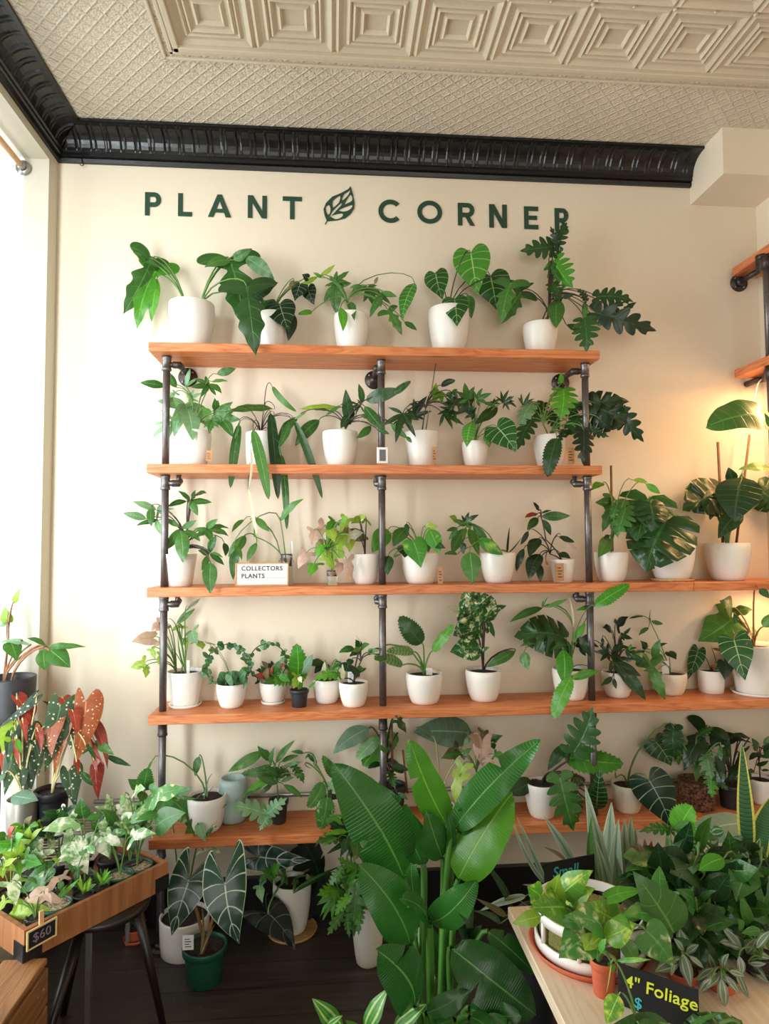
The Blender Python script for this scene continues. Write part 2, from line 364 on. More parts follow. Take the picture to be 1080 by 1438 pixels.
def leaf(mb, sh, B, T, mat, w=1, roll=0, bend=None, droop=None, tint=None, fold=None, up=.35, rows=None):
    X = T-B; L = X.length
    if L < 1e-4: return
    X = X/L; cdir = (CAM-(B+T)/2).normalized(); N0 = cdir+V((0, 0, up))
    N = (N0-X*N0.dot(X))
    if N.length < .05: N = V((0, 0, 1))-X*X.z
    N.normalize(); N = Matrix.Rotation(math.radians(roll), 3, X) @ N; Y = N.cross(X)
    bend = rnd.uniform(.04, .13) if bend is None else bend
    droop = rnd.uniform(.1, .5) if droop is None else droop
    fold = rnd.uniform(0, .18) if fold is None else fold
    tint = rnd.random() if tint is None else tint
    if sh in HAND:
        for a, l, ww in HAND[sh]:
            a2 = math.radians(a*rnd.uniform(.85, 1.12)); d = X*math.cos(a2)+Y*math.sin(a2)*.95
            l2 = l*L*rnd.uniform(.88, 1.08)
            leaf(mb, 'e', B+N*L*.01*abs(a)/40, B+d*l2-N*l2*.08*rnd.uniform(0, 2), mat, ww/.42*w, roll+rnd.uniform(-15, 15), bend, droop, tint, .15)
        return
    rws = SH[sh]; tear = {}
    if sh == 'p' and rnd.random() < .55: tear = {rnd.randint(7, 19): rnd.choice((-1, 1))}
    nc = 4 if sh in 'apMhmbf' else 3; n = len(rws); vs = []; uv = []; fs = []
    ph = rnd.uniform(0, 6); wa = .012 if sh not in 'tnv' else 0; sway = rnd.uniform(-.05, .05)
    asym = (1.35, .8) if sh == 'b' else (1, 1)
    for k, (mx, MX, W) in enumerate(rws):
        for j in range(-nc, nc+1):
            q = abs(j)/nc; sg = 1 if j > 0 else -1
            x = mx+(MX-mx)*q; y = W*w*q*sg*asym[0 if sg > 0 else 1]*(.3 if tear.get(k) == sg else 1)
            z = bend*4*x*(1-x)+fold*abs(y)-droop*y*y*1.6+wa*math.sin(x*17+ph+sg)*q+(.022*math.sin(x*9+ph+sg*1.3)*q*q if sh == 'p' else 0)
            y2 = y+sway*4*x*(1-x)
            vs.append(B+(X*x+Y*y2+N*z)*L); uv.append((k/(n-1), .5+.5*j/nc))
    c = 2*nc+1
    for k in range(n-1):
        for j in range(c-1):
            fs.append((k*c+j, (k+1)*c+j, (k+1)*c+j+1, k*c+j+1))
    mb.add(vs, fs, mat, uv, tint)
def bez(a, b, c, d, n=8):
    return [a*(1-t)**3+b*3*t*(1-t)**2+c*3*t*t*(1-t)+d*t**3 for t in [i/n for i in range(n+1)]]
def petiole(mb, O, B, X, r, mat, arch=1.0):
    L = (B-O).length
    if L < .004: return
    c1 = O+V((0, 0, 1))*L*.5*arch+(B-O)*.1; c2 = B-X*L*.12*arch+V((0, 0, 1))*L*.12*arch
    mb.tube(bez(O, c1, c2, B, 7), r*1.25, mat, 5, False, r*.8)

# ------------------------------------------------------------------ pots
def pot_profile(kind, R, H):
    if kind == 'tulip': o = [(.0, 0), (.62, 0), (.68, .015), (.76, .1), (.86, .28), (.95, .55), (1, .82), (.985, .985), (.965, 1)]
    elif kind == 'tap': o = [(0, 0), (.7, 0), (.73, .02), (.84, .4), (.93, .75), (1, .97), (1, 1)]
    elif kind == 'nurs': o = [(0, 0), (.72, 0), (.75, .02), (.9, .78), (.91, .8), (1, .81), (1.02, .98), (1, 1)]
    elif kind == 'band': o = [(0, 0), (.72, 0), (.75, .03), (.88, .72), (.9, .76), (.96, .78), (1, .96), (.99, 1)]
    elif kind == 'cyl': o = [(0, 0), (.86, 0), (.92, .03), (.96, .3), (1, .96), (.99, 1)]
    elif kind == 'jar': o = [(0, 0), (.85, 0), (.95, .04), (1, .12), (1, .72), (.93, .8), (.74, .86), (.72, .9), (.76, .92), (.76, .98), (.72, 1)]
    elif kind == 'vase': o = [(0, 0), (.7, 0), (.85, .03), (.97, .2), (1, .5), (1, .8), (.92, .95), (.8, 1)]
    o = [(a*R, b*H) for a, b in o]; th = .045*R+.0015
    i = [(o[-1][0]-th, H*.998), (o[-1][0]-th*1.3, H*.9), (o[-3][0]*.86-th, H*.6), (0, H*.6)]
    return o+i
def make_pot(root, loc, kind, R, H, mat, sub, soilmat='soil', fill=.9, texture=None):
    mb = MB(); bf = None
    if texture == 'diamond': bf = lambda i, k: .03*abs(math.sin((k+i*.9)*PI/4))*abs(math.sin((k-i*.9)*PI/4)) if 2 < i < 20 else 0
    pr = pot_profile(kind, R, H)
    if texture:
        q = pr[:]; o = []
        for a, b in zip(q[:8], q[1:9]):
            for s_ in range(3): o.append((a[0]+(b[0]-a[0])*s_/3, a[1]+(b[1]-a[1])*s_/3))
        pr = o+q[8:]
    mb.lathe(loc, pr, mat, 36, bf); ob = mb.build('pot', root, sub)
    if soilmat:
        m2 = MB(); m2.disc((loc[0], loc[1], loc[2]+H*fill), R*(.93 if kind != 'jar' else .7)-.002, soilmat, 28, .004); m2.build('soil', root, sub)
    return ob
ZS = [2.381, 1.8936, 1.406, .914, .443]; BT = .036; SD = .235
def in_board(px, py):
    """distance in front of the shelf boards a leaf needs here"""
    z = at(px, py, -SD).z; x = at(px, py, -SD).x
    for i, zs in enumerate(ZS):
        xr = 1.13 if i < 2 else 3
        if zs-BT-.03 < z < zs+.005 and -.76 < x < xr: return True
    return False
POTS = []; QUEUE = []
def plant(*a, **k): QUEUE.append((a, k))
def geom(fr, pot, shelf, z, Y):
    ox, oy, sc = fr
    if shelf is not None: z = ZS[shelf-1]
    kind, cx, yt, yb, w = pot
    cx, yt, yb, wpx = ox+cx/sc, oy+yt/sc, oy+yb/sc, w/sc
    if Y is None:
        if shelf is not None and shelf < 4: Y = -.12
        else:
            g = atz(cx, yb, z); d0 = (g-CAM).dot(CF); Y = g.y+wpx/2*d0/FOC*.72
            if shelf is not None: Y = max(-.17, min(-.075, Y))
    R = wpx/2*(at(cx, yt, Y)-CAM).dot(CF)/FOC
    if shelf is not None: Y = min(Y, -R-.012)
    return cx, yt, yb, wpx, z, Y, R
def grow_all():
    for a, k in QUEUE:
        cx, yt, yb, wpx, z, Y, R = geom(a[2], a[3], a[6] if len(a) > 6 else k.get('shelf'), k.get('z'), k.get('Y'))
        POTS.append((cx, yt, yb, wpx, z, Y, R))
    for a, k in QUEUE: plant_now(*a, **k)
def clear_pots(px, py, y, z, shelf, own):
    for q in POTS:
        if (shelf is None and abs(q[0]-own) > 1) or abs(q[4]-z) > .01: continue
        if abs(px-q[0]) < q[3]*.5 and q[1] < py < q[2]+4: y = min(y, q[5]-q[6]-.012)
    return y
def plant_now(name, label, fr, pot, mat, leaves, shelf=None, z=None, Y=None, potmat='white_pot', saucer=None, group=None, stem='stem', sr=.0022,
          cat='potted plant', soilm='soil', extra=None, depth=.15, arch=1.0, texture=None, up=.35, fill=.9, seed=None, wall=True, spread=None, free=False):
    global rnd
    rnd = random.Random(seed if seed is not None else label)
    ox, oy, sc = fr
    X = lambda a: ox+a/sc
    YY = lambda a: oy+a/sc
    if shelf is not None: z = ZS[shelf-1]
    kind, cx, yt, yb, w = pot
    cx, yt, yb, wpx = X(cx), YY(yt), YY(yb), w/sc
    Y = geom(fr, pot, shelf, z, Y)[5]
    if spread is None: spread = depth
    c = at(cx, yt, Y); d = (c-CAM).dot(CF); R = wpx/2*d/FOC
    H = c.z-z-(R*max(0, CH-c.z)/d*0)
    H = max(H, .02); loc = V((c.x, Y, z))
    root = thing(name, loc, label, cat, group)
    if saucer:
        rs = R*saucer[1]; mb = MB(); mb.lathe(loc, [(0, 0), (rs*.93, 0), (rs, .012), (rs*.96, .012), (rs*.9, .005), (0, .005)], saucer[0], 36); mb.build('saucer', root, loc)
        loc = loc+V((0, 0, .006)); H -= .006
    make_pot(root, loc, kind, R, H, potmat, V((c.x, Y, z)), soilm, fill, texture)
    O = loc+V((0, 0, H*fill)); sub = V((c.x, Y, z))
    fol = MB(); st = MB(); org = O
    items = [q.split() for q in leaves.replace('\n', ';').split(';') if q.strip()]
    nl = sum(1 for q in items if q[0][0] not in '@!'); i = 0
    for q in items:
        if q[0] == '@@': org = O; continue
        if q[0] in ('@', '@+'):
            px, py = X(float(q[1])), YY(float(q[2])); B = at(px, py, Y-spread*.1)
            src = O if q[0] == '@' else org
            st.tube(bez(src, src+(B-src)*.33+V((0, 0, .15))*(B-src).length, src+(B-src)*.66+V((0, 0, .08))*(B-src).length, B, 8), sr*1.5, stem, 6, False, sr*1.1)
            org = B; continue
        if q[0] == '!':   # origin on soil by px offset
            px = X(float(q[1])); org = V((at(px, yt, Y).x, Y, O.z)); continue
        tp = q[0].split('.'); nost = tp[0].endswith('-'); sh = tp[0].rstrip('-')
        m = tp[1] if len(tp) > 1 else mat
        n = [float(a) for a in q[1:]]
        bx, by, tx, ty = X(n[0]), YY(n[1]), X(n[2]), YY(n[3]); ww = n[4] if len(n) > 4 else 1; roll = n[5] if len(n) > 5 else rnd.uniform(-24, 24)
        f = i/max(1, nl-1); i += 1
        by_ = Y+spread*.4-spread*f; ty_ = by_-spread*.35*rnd.random()
        if wall and (shelf is not None):
            by_ = min(by_, -.045); ty_ = min(ty_, -.045)
            if in_board(bx, by) or in_board(tx, ty) or in_board((bx+tx)/2, (by+ty)/2): by_ = min(by_, -SD-.02); ty_ = min(ty_, -SD-.045)
        if not free:
            by_ = clear_pots(bx, by, by_, z, shelf, cx); ty_ = clear_pots(tx, ty, ty_, z, shelf, cx)
            mid = clear_pots((bx+tx)/2, (by+ty)/2, 9, z, shelf, cx)
            if mid < 8: ty_ = min(ty_, mid-.01); by_ = min(by_, mid+.03)
        B = at(bx, by, by_); T = at(tx, ty, ty_); XX = (T-B).normalized()
        if sh in 'apbh' and sh != 'p': bend = .05
        else: bend = None
        leaf(fol, sh, B, T, m, ww, roll, bend, up=up)
        if not nost: petiole(st, org, B, XX, sr, stem, arch)
    if fol.v: fol.build('foliage', root, sub)
    if st.v: st.build('stems', root, sub)
    if extra: extra(root, sub, loc, R, H, X, YY, Y)
    return root
def stake(x0, y0, x1, y1, r=.004, m='stake', dy=.02):
    def f(root, sub, loc, R, H, X, YY, Y):
        mb = MB(); mb.tube([at(X(x0), YY(y0), Y+dy), at(X(x1), YY(y1), Y+dy)], r, m, 6); mb.build('support_stake', root, sub)
    return f
def ptag(x0, y0, x1, y1, m='kraft', ink=True, dy=0, name='price_tag'):
    def f(root, sub, loc, R, H, X, YY, Y):
        yy = Y-R-.004+dy; mb = MB(); a, b = at(X(x0), YY(y0), yy), at(X(x1), YY(y1), yy)
        mb.box((a.x, yy-.0008, b.z), (b.x, yy+.0008, a.z), m); o = mb.build(name, root, sub)
        if ink:
            m2 = MB(); w = b.x-a.x; h = a.z-b.z
            for k in range(4): m2.box((a.x+w*.2, yy-.0014, b.z+h*(.2+.17*k)), (a.x+w*(.8-.15*(k % 2)), yy-.0009, b.z+h*(.2+.17*k)+h*.05), 'ink')
            m2.build('printed_text', o, sub)
    return f
def both(*fs):
    def g(*a):
        for f in fs: f(*a)
    return g
# ------------------------------------------------------------------ room
XW, XR, YF, ZC = -1.186, 2.0, -6.0, 3.36
ZB = 3.247   # cornice bottom
WB0, WB1, WZ0, WZ1 = -.09, -2.0, .42, at(78, 224, -.09).z   # window bay opening in the left wall (y from, y to, z)
BX = -1.64
def struct(name, boxes, m):
    mb = MB()
    for a, b in boxes: mb.box(a, b, m)
    return mb.build(name, kind='structure')
fl = MB(); fl.box((-2.4, YF-.1, -.06), (XR+.1, .1, 0), 'floor'); fl.build('floor', kind='structure')
struct('wall_back', [((XW-.12, 0, 0), (XR+.1, .12, ZC))], 'wall')
struct('wall_right', [((XR, YF, 0), (XR+.12, 0, ZC))], 'wall')
mbw = MB()
mbw.box((XW-.1, WB0, 0), (XW, 0, ZC), 'header_paint')
mbw.box((XW-.1, WB1, WZ1), (XW, WB0, ZC), 'header_paint')
mbw.box((XW-.1, WB1, 0), (XW, WB0, WZ0), 'white_paint')
mbw.box((XW-.1, YF, 0), (XW, WB1, ZC), 'wall')
mbw.build('wall_left', kind='structure')
# the window bay to the left
mbw = MB()
mbw.box((BX-.1, WB0, 0), (XW-.1, WB0+.1, ZC), 'white_paint'); mbw.box((BX-.1, WB1-.1, WZ1), (XW-.1, WB1, ZC), 'white_paint'); mbw.box((BX-.1, WB1-.1, 0), (XW-.1, WB1, WZ0), 'white_paint')
mbw.box((BX-.1, WB1, WZ1), (XW-.1, WB0, WZ1+.1), 'white_paint'); mbw.box((BX-.1, WB1, WZ0-.06), (XW-.1, WB0, WZ0), 'white_paint')
mbw.box((BX-.1, WB1, 0), (BX, WB0, WZ0), 'white_paint')
mbw.box((XW-.34, WB1, WZ1-.03), (XW-.3, WB0, WZ1), 'white_paint')
mbw.build('wall_bay', kind='structure')
mbw = MB()
for y in (WB0-.03, -1.05, WB1+.03): mbw.box((BX-.06, y-.03, WZ0), (BX, y+.03, WZ1), 'white_paint')
for z in (WZ0+.03, WZ1-.03): mbw.box((BX-.06, WB1, z-.03), (BX, WB0, z+.03), 'white_paint')
w1 = mbw.build('window_1', kind='structure')
mbw = MB(); mbw.box((XW-.13, WB1-.06, WZ0), (XW-.1, WB1, WZ1), 'white_paint'); mbw.box((BX, WB1-.06, WZ0), (XW-.13, WB1, WZ0+.05), 'white_paint'); mbw.box((BX, WB1-.06, WZ1-.05), (XW-.13, WB1, WZ1), 'white_paint')
w2 = mbw.build('added_end_window', kind='structure'); mg = MB(); mg.box((BX+.002, WB1-.036, WZ0+.05), (XW-.13, WB1-.03, WZ1-.05), 'pane'); mg.build('glass_pane', w2)  # unseen end window, added to admit light onto the back wall's left end
mg = MB(); mg.box((BX-.036, WB1+.06, WZ0+.06), (BX-.03, WB0-.06, WZ1-.06), 'pane'); mg.build('glass_pane', w1)
# shop front behind the camera
mbw = MB()
for a, b in (((XW, YF-.1, 0), (XR, YF, .45)), ((XW, YF-.1, 3.0), (XR, YF, ZC)), ((XW, YF-.1, .45), (XW+.15, YF, 3)), ((XR-.15, YF-.1, .45), (XR, YF, 3)), ((.35, YF-.1, .45), (.45, YF, 3))): mbw.box(a, b, 'white_paint')
mbw.build('wall_front', kind='structure')
# baseboard (black)
mb = MB(); bt = at(720, 1216, -.02).z
mb.box((XW, -.022, 0), (XR, 0, bt-.02), 'black_gloss'); mb.box((XW, -.034, 0), (XR, -.022, .03), 'black_gloss'); mb.box((XW, -.03, bt-.02), (XR, 0, bt), 'black_gloss')
mb.build('baseboard_back', kind='structure')
# conduit along the wall
a, b = at(640, 1108, -.015), at(1090, 1093, -.015)
mb = MB(); mb.tube([(XW+.2, -.012, a.z), (XR, -.012, a.z)], .009, 'steel', 8); mb.build('trim_3', kind='structure')
# ------------------------------------------------------------------ ceiling
TS = .285
def ceiling():
    mb = MB()
    zt = at(250, 75, -1).z
    p = atz(250, 75, ZC); q = atz(587, 79, ZC)
    yb = (p.y+q.y)/2-.005; xo = p.x     # inner corner of the panelled field
    x1, y1 = XR, YF
    # flat fill border
    mb.box((XW, yb, ZC), (XR, 0, ZC+.05), 'tin_fill'); mb.box((XW, YF, ZC), (xo, yb, ZC+.05), 'tin_fill')
    # moulded frame around the field
    def rail(a, b, w, h, m='tin'):
        mb.box((min(a[0], b[0])-w/2, min(a[1], b[1])-w/2, ZC-h), (max(a[0], b[0])+w/2, max(a[1], b[1])+w/2, ZC+.01), m, bev=.003)
    for off, w, h in ((0, .022, .012), (.05, .012, .008), (.022, .016, .006)):
        rail((xo-off, YF), (xo-off, yb+off), w, h); rail((xo-off, yb+off), (XR, yb+off), w, h)
    nx = int((XR-xo)/TS)+1; ny = 10
    prof = [(0, .0), (.012, -.008), (.028, .0), (.04, .002), (.05, -.006), (.058, .002), (.068, -.006), (.076, .002), (.086, .004), (.098, -.004), (.106, .006)]
    for i in range(nx):
        for j in range(ny):
            x0, y0 = xo+i*TS, yb-(j+1)*TS; vs = []; fs = []
            for d, h in prof:
                z = ZC+.012+h*1.2
                vs += [(x0+d, y0+d, z), (x0+TS-d, y0+d, z), (x0+TS-d, y0+TS-d, z), (x0+d, y0+TS-d, z)]
            k = len(prof)
            for r in range(k-1):
                for c in range(4): c2 = (c+1) % 4; fs.append((r*4+c2, r*4+c, r*4+4+c, r*4+4+c2))
            fs.append(((k-1)*4+3, (k-1)*4+2, (k-1)*4+1, (k-1)*4)); mb.add(vs, fs, 'tin', smooth=False)
            mb.lathe((x0, y0, ZC+.004), [(.007, 0), (.007, -.003), (.004, -.006), (0, -.007)], 'tin', 8)
            mb.lathe((x0+TS/2, y0, ZC+.004), [(.005, 0), (.005, -.002), (.0, -.005)], 'tin', 6)
    mb.box((XW-.1, YF, ZC+.05), (XR+.1, .1, ZC+.12), 'tin_fill')
    mb.build('ceiling', kind='structure')
ceiling()
# ------------------------------------------------------------------ cornice: ribbed cove swept along the wall
def cornice(name, x0, x1, place, m, P=.135, mitre=None):
    """place(s, out, z): s along the wall, out from the wall"""
    Zt, Zb = ZC, ZB; Hh = Zt-Zb
    prof = [(.0, Zb-.012), (.014, Zb-.012), (.018, Zb+.002), (.013, Zb+.008), (.024, Zb+.012), (.024, Zb+.026), (.03, Zb+.03)]
    nb = len(prof)
    for i in range(0, 9):
        t = i/8*PI/2; prof.append((.03+(P-.05)*(1-math.cos(t)), Zb+.03+(Hh-.042)*math.sin(t)))
    nf = len(prof)
    prof += [(P-.018, Zt-.012), (P-.006, Zt-.012), (P-.006, Zt-.001)]
    n = int((x1-x0)/.005); mb = MB(); vs = []; fs = []; k = len(prof)
    for i in range(n+1):
        s = x0+(x1-x0)*i/n; ph = (s/.062) % 1
        rib = max(0, 1-abs(ph-.3)/.07)+max(0, 1-abs(ph-.6)/.05)*.8
        for j, (o, z) in enumerate(prof):
            w = 0
            if nb <= j < nf: e = (j-nb)/(nf-nb-1); w = .0065*rib*(1 if .1 < e < .9 else 0)
            a = place(s, o+w*.7, z-w*.8); vs.append(a)
    for i in range(n):
        for j in range(k-1): fs.append((i*k+j, i*k+j+1, (i+1)*k+j+1, (i+1)*k+j))
    mb.add(vs, fs, m, smooth=False); return mb.build(name, kind='structure')
XS = at(969, 267, 0).x
cornice('trim_1', XW, XS, lambda s, o, z: (max(s, XW+o), -o, z), 'black_gloss')
cornice('trim_2', -3.8, 0, lambda s, o, z: (XW+o, min(s, -o), z), 'black_gloss')
# soffit box over the right
sf = at(1005, 257, -.22)
mb = MB(); mb.box((XS, -.26, at(970, 288, 0).z), (XR, 0, ZC), 'wall'); so = mb.build('trim_4', kind='structure')
# cup hook under the cornice
h = at(115, 228, -.02); mb = MB()
mb.tube([h+V((0, 0, .02)), h+V((0, 0, .006))]+[h+V((.008*math.sin(t), 0, .001-.008*(1-math.cos(t)))) for t in [i*.6 for i in range(0, 9)]], .0018, 'black_metal', 6)
tag(mb.build('cup_hook', sub=h), 'small black cup hook screwed under the left end of the black cornice', 'hook', None)
# curtain rod in the bay
e = at(33, 236, WB0-.01)
dirv = V((0, -1, 0)); rod = thing('curtain_rod', e, 'pale wooden curtain rod with silver end socket high in the window bay', 'curtain rod')
mb = MB(); mb.tube([e+V((0, -.012, 0)), e+V((0, -1.85, 0))], .0115, 'dowel', 14); mb.build('rod', rod, e)
mb = MB(); mb.tube([e, e+V((0, -.004, 0)), e+V((0, -.006, 0))], .03, 'steel', 20); mb.tube([e+V((0, -.006, 0)), e+V((0, -.03, 0))], .016, 'steel', 16); mb.build('end_socket', rod, e)

# ------------------------------------------------------------------ lettering: PLANT (leaf) CORNER
sg = thing('wall_lettering', at(500, 300, 0), 'dark green words PLANT CORNER with a leaf emblem on the cream wall', 'wall sign')
def letter(ch, x, yt, yb, w):
    """strokes in unit box; placed on the wall"""
    a = at(x, yb, 0); b = at(x+w, yb, 0); c = at(x, yt, 0); o = V((a.x, -.0015, a.z)); W = b.x-a.x; H = c.z-a.z; th = .2*H
    mb = MB()
    def q(pts): mb.poly([(o.x+p[0]*W, -.003-.00025*(len(mb.f) % 4 if len(pts) < 6 and ch in 'ANR' else 0), o.z+p[1]*H) for p in pts], 'sign_green')
    tw = th/W; tz = .2
    def bar(x0, z0, x1, z1): q([(x0, z0), (x1, z0), (x1, z1), (x0, z1)])
    def arc(cx, cz, rx, rz, a0, a1, n=22):
        for i in range(n):
            t, u = math.radians(a0+(a1-a0)*i/n), math.radians(a0+(a1-a0)*(i+1)/n)
            q([(cx+rx*math.cos(t), cz+rz*math.sin(t)), (cx+rx*math.cos(u), cz+rz*math.sin(u)), (cx+(rx-tw)*math.cos(u), cz+(rz-tz)*math.sin(u)), (cx+(rx-tw)*math.cos(t), cz+(rz-tz)*math.sin(t))])
    if ch in 'PR':
        bar(0, 0, tw, 1); bar(tw, .8, .55, 1); bar(tw, .37, .55, .57); arc(.55, .685, .42, .315, 90, -90)
        if ch == 'R': q([(.42, .4), (.72, 0), (1, 0), (.68, .42)])
    if ch == 'L': bar(0, 0, tw, 1); bar(tw, 0, 1, .2)
    if ch == 'A': q([(0, 0), (.24, 0), (.58, .92), (.5, 1), (.4, 1)]); q([(1, 0), (.76, 0), (.42, .92), (.5, 1), (.6, 1)]); bar(.25, .2, .75, .37)
    if ch == 'N': bar(0, 0, tw, 1); bar(1-tw, 0, 1, 1); q([(0, 1), (tw*1.1, 1), (1, 0), (1-tw*1.1, 0)])
    if ch == 'T': bar(0, .8, 1, 1); bar(.5-tw/2, 0, .5+tw/2, .8)
    if ch == 'E': bar(0, 0, tw, 1); bar(tw, 0, 1, .2); bar(tw, .41, .92, .6); bar(tw, .8, 1, 1)
    if ch == 'C': arc(.5, .5, .52, .5, 42, 318)
    if ch == 'O': arc(.5, .5, .5, .5, 0, 360, 36)
    mb.build('letter', sg, sg.location)
for a in (('P', 203.5, 270, 303, 23.5), ('L', 250, 271.5, 304, 20), ('A', 292, 273, 305, 33), ('N', 348, 274.5, 306.5, 27), ('T', 397, 276, 308, 27),
          ('C', 532, 280, 313, 33), ('O', 586, 281.5, 314, 35), ('R', 643, 285, 317, 24), ('N', 687, 287, 320, 25), ('E', 736, 290, 322, 20), ('R', 779, 292.5, 325, 20)): letter(*a)
def emblem():
    mb = MB(); F = lambda x, y: at(440+x/9, 250+y/9, 0)
    out = [(470, 108), (440, 145), (350, 195), (240, 240), (160, 320), (128, 400), (145, 485), (170, 545), (195, 550), (300, 540), (400, 515), (470, 460), (515, 390), (522, 320), (505, 220), (470, 108)]
    holes = [[(465, 150), (440, 175), (385, 215), (362, 285), (400, 265), (450, 205)], [(470, 215), (440, 250), (397, 335), (440, 320), (488, 290), (490, 240)],
             [(340, 230), (290, 255), (245, 300), (252, 375), (300, 340), (330, 300)], [(490, 345), (420, 365), (360, 390), (322, 415), (380, 430), (440, 415), (485, 380)],
             [(195, 345), (160, 370), (165, 430), (190, 470), (215, 430), (213, 370)], [(355, 320), (300, 365), (240, 430), (205, 495), (240, 470), (300, 405), (355, 345)], [(220, 490), (280, 465), (360, 452), (375, 475), (340, 510), (280, 525)]]
    # curve object with holes, converted to a mesh
    cu = bpy.data.curves.new('t', 'CURVE'); cu.dimensions = '2D'; cu.fill_mode = 'BOTH'; cu.extrude = .001; cu.resolution_u = 4
    def smooth(p, n=4):
        k = len(p); r = []
        for i in range(k):
            p0, p1, p2, p3 = p[i-1], p[i], p[(i+1) % k], p[(i+2) % k]
            for j in range(n):
                t = j/n; r.append(tuple(.5*(2*p1[c]+(p2[c]-p0[c])*t+(2*p0[c]-5*p1[c]+4*p2[c]-p3[c])*t*t+(3*p1[c]-p0[c]-3*p2[c]+p3[c])*t**3) for c in (0, 1)))
        return r
    for P_ in [out[:-1]]+[smooth(h) for h in holes]:
        sp = cu.splines.new('POLY'); sp.points.add(len(P_)-1); sp.use_cyclic_u = True
        for q, (x, y) in zip(sp.points, P_): w = F(x, y); q.co = (w.x, w.z, 0, 1)
    ob = bpy.data.objects.new('t', cu); C.objects.link(ob); dg = bpy.context.evaluated_depsgraph_get(); dg.update()
    me = bpy.data.meshes.new_from_object(ob.evaluated_get(dg))
    mb.add([(v.co.x, -.003+v.co.z, v.co.y) for v in me.vertices], [tuple(p.vertices) for p in me.polygons], 'sign_green', smooth=False)
    bpy.data.objects.remove(ob); bpy.data.curves.remove(cu)
    a, b, c = F(185, 530), F(160, 570), F(148, 590)
    mb.tube([V((p.x, -.003, p.z)) for p in (a, b, c)], .0022, 'sign_green', 6)
    mb.build('leaf_emblem', sg, sg.location)
emblem()

# ------------------------------------------------------------------ pipe shelving on the back wall
SX = [(-.73, 1.122), (-.731, 1.121), (-.724, None), (-.713, None), (-.705, None)]
xj = at(975, 820, -SD).x
unit = thing('pipe_shelving', (.2, -.12, 0), 'long orange pine shelving of five boards on grey steel pipe uprights against the cream wall', 'shelving')
U = (.2, -.12, 0)
def board(x0, x1, z, m='pine', y0=-SD, y1=-.004, parent=unit, sub=U):
    mb = MB(); mb.box((x0, y0, z-BT), (x1, y1, z), m, bev=.002); return mb.build('shelf_board', parent, sub)
for i, z in enumerate(ZS):
    a, b = SX[i]
    if b is not None: board(a, b, z)
    elif i == 2: board(a, xj-.001, z); board(xj+.001, XR-.004, z)
    else: board(a, XR-.004, z)
PX, PY, PR = (-.675, .204, 1.083), -.165, .0145
for x in PX:
    for i in range(5):
        z1 = ZS[i]+(.012 if i == 0 else 0); z0 = ZS[i+1] if i < 4 else 0
        mb = MB(); mb.tube([(x, PY, z0), (x, PY, ZS[i]-BT)], PR, 'pipe', 16); 
        mb.build('pipe', unit, U)
        mb = MB(); zz = ZS[i]-BT
        mb.lathe((x, PY, zz-.062), [(.0145, 0), (.0195, .002), (.0195, .01), (.0178, .012), (.0178, .048), (.0195, .05), (.0195, .06), (.0145, .062)], 'pipe' if i != 3 else 'iron', 18)
        mb.build('coupling', unit, U)
        if i < 3:
            # pipe nipple back to a wall flange, with an elbow
            dx = .05 if x < 0 else (-.05 if x > 1 else -.02); sx = x+dx; zb = zz-.034; mt_ = 'iron' if i == 0 else 'pipe'
            mb = MB()
            if i == 0: mb.tube([(x, PY, zb), (x+dx*.6, PY+.01, zb), (sx, PY+.03, zb), (sx, -.014, zb)], .0115, mt_, 12)
            else: mb.tube([(x, PY, zb), (sx-dx*.2, PY+.004, zb), (sx, PY+.012, zb), (sx, PY+.014, zb+.012), (sx, PY+.014, zz)], .0115, mt_, 12)
            mb.tube([(x+dx*.5, PY+.006, zb), (sx, PY+.008, zb), (sx, PY+.03, zb+(.012 if i else 0))], .0145, mt_, 12); mb.build('elbow', unit, U)
            if i == 0:
                mb = MB(); zb = zz-.045
                mb.tube([(sx, -.0005, zb), (sx, -.007, zb)], .041, 'iron', 28); mb.tube([(sx, -.007, zb), (sx, -.022, zb)], .021, 'iron', 18)
                fo = mb.build('wall_flange', unit, U)
                for k in range(4):
                    t = PI/4+k*PI/2; mb = MB(); q = V((sx+.029*math.cos(t), -.007, zb+.029*math.sin(t))); mb.tube([q, q+V((0, -.0015, 0)), q+V((0, -.003, 0))], .0045, 'steel', 10); mb.build('screw', fo, U)
    mb = MB(); mb.tube([(x, PY, ZS[0]), (x, PY, ZS[0]+.012)], .0165, 'pipe', 16); mb.build('pipe_cap', unit, U)
    mb = MB(); mb.tube([(x, PY, 0), (x, PY, .006)], .041, 'iron', 24); mb.tube([(x, PY, .006), (x, PY, .022)], .021, 'iron', 18); mb.build('floor_flange', unit, U)
# shelves on the right-hand wall, running towards the viewer
a = at(1030, 376, -.04); b = at(1033, 519, -.06); c3 = at(1052, 663, -.06)
ru = thing('side_shelving', (1.9, -.8, 0), 'pine boards on dark pipes along the right wall, at the right edge', 'shelving'); UR = (1.9, -.8, 0)
RS = [(a, -.03), (b, -.05), (c3, -.3)]
for p, y1 in RS: board(p.x, XR-.003, p.z, 'pine_side', -2.0, y1, ru, UR)
pv = at(1077, 400, -.25)
for i, (p, y1) in enumerate(RS):
    zt = p.z-BT; zb = RS[i+1][0].z if i < 2 else ZS[2]
    mb = MB(); mb.tube([(pv.x, pv.y, zb), (pv.x, pv.y, zt)], .0145, 'pipe', 14); mb.build('pipe', ru, UR)
    mb = MB(); mb.tube([(pv.x, pv.y, zt-.06), (pv.x, pv.y, zt)], .019, 'iron', 14); mb.build('coupling', ru, UR)
fz = at(1037, 398, 0)
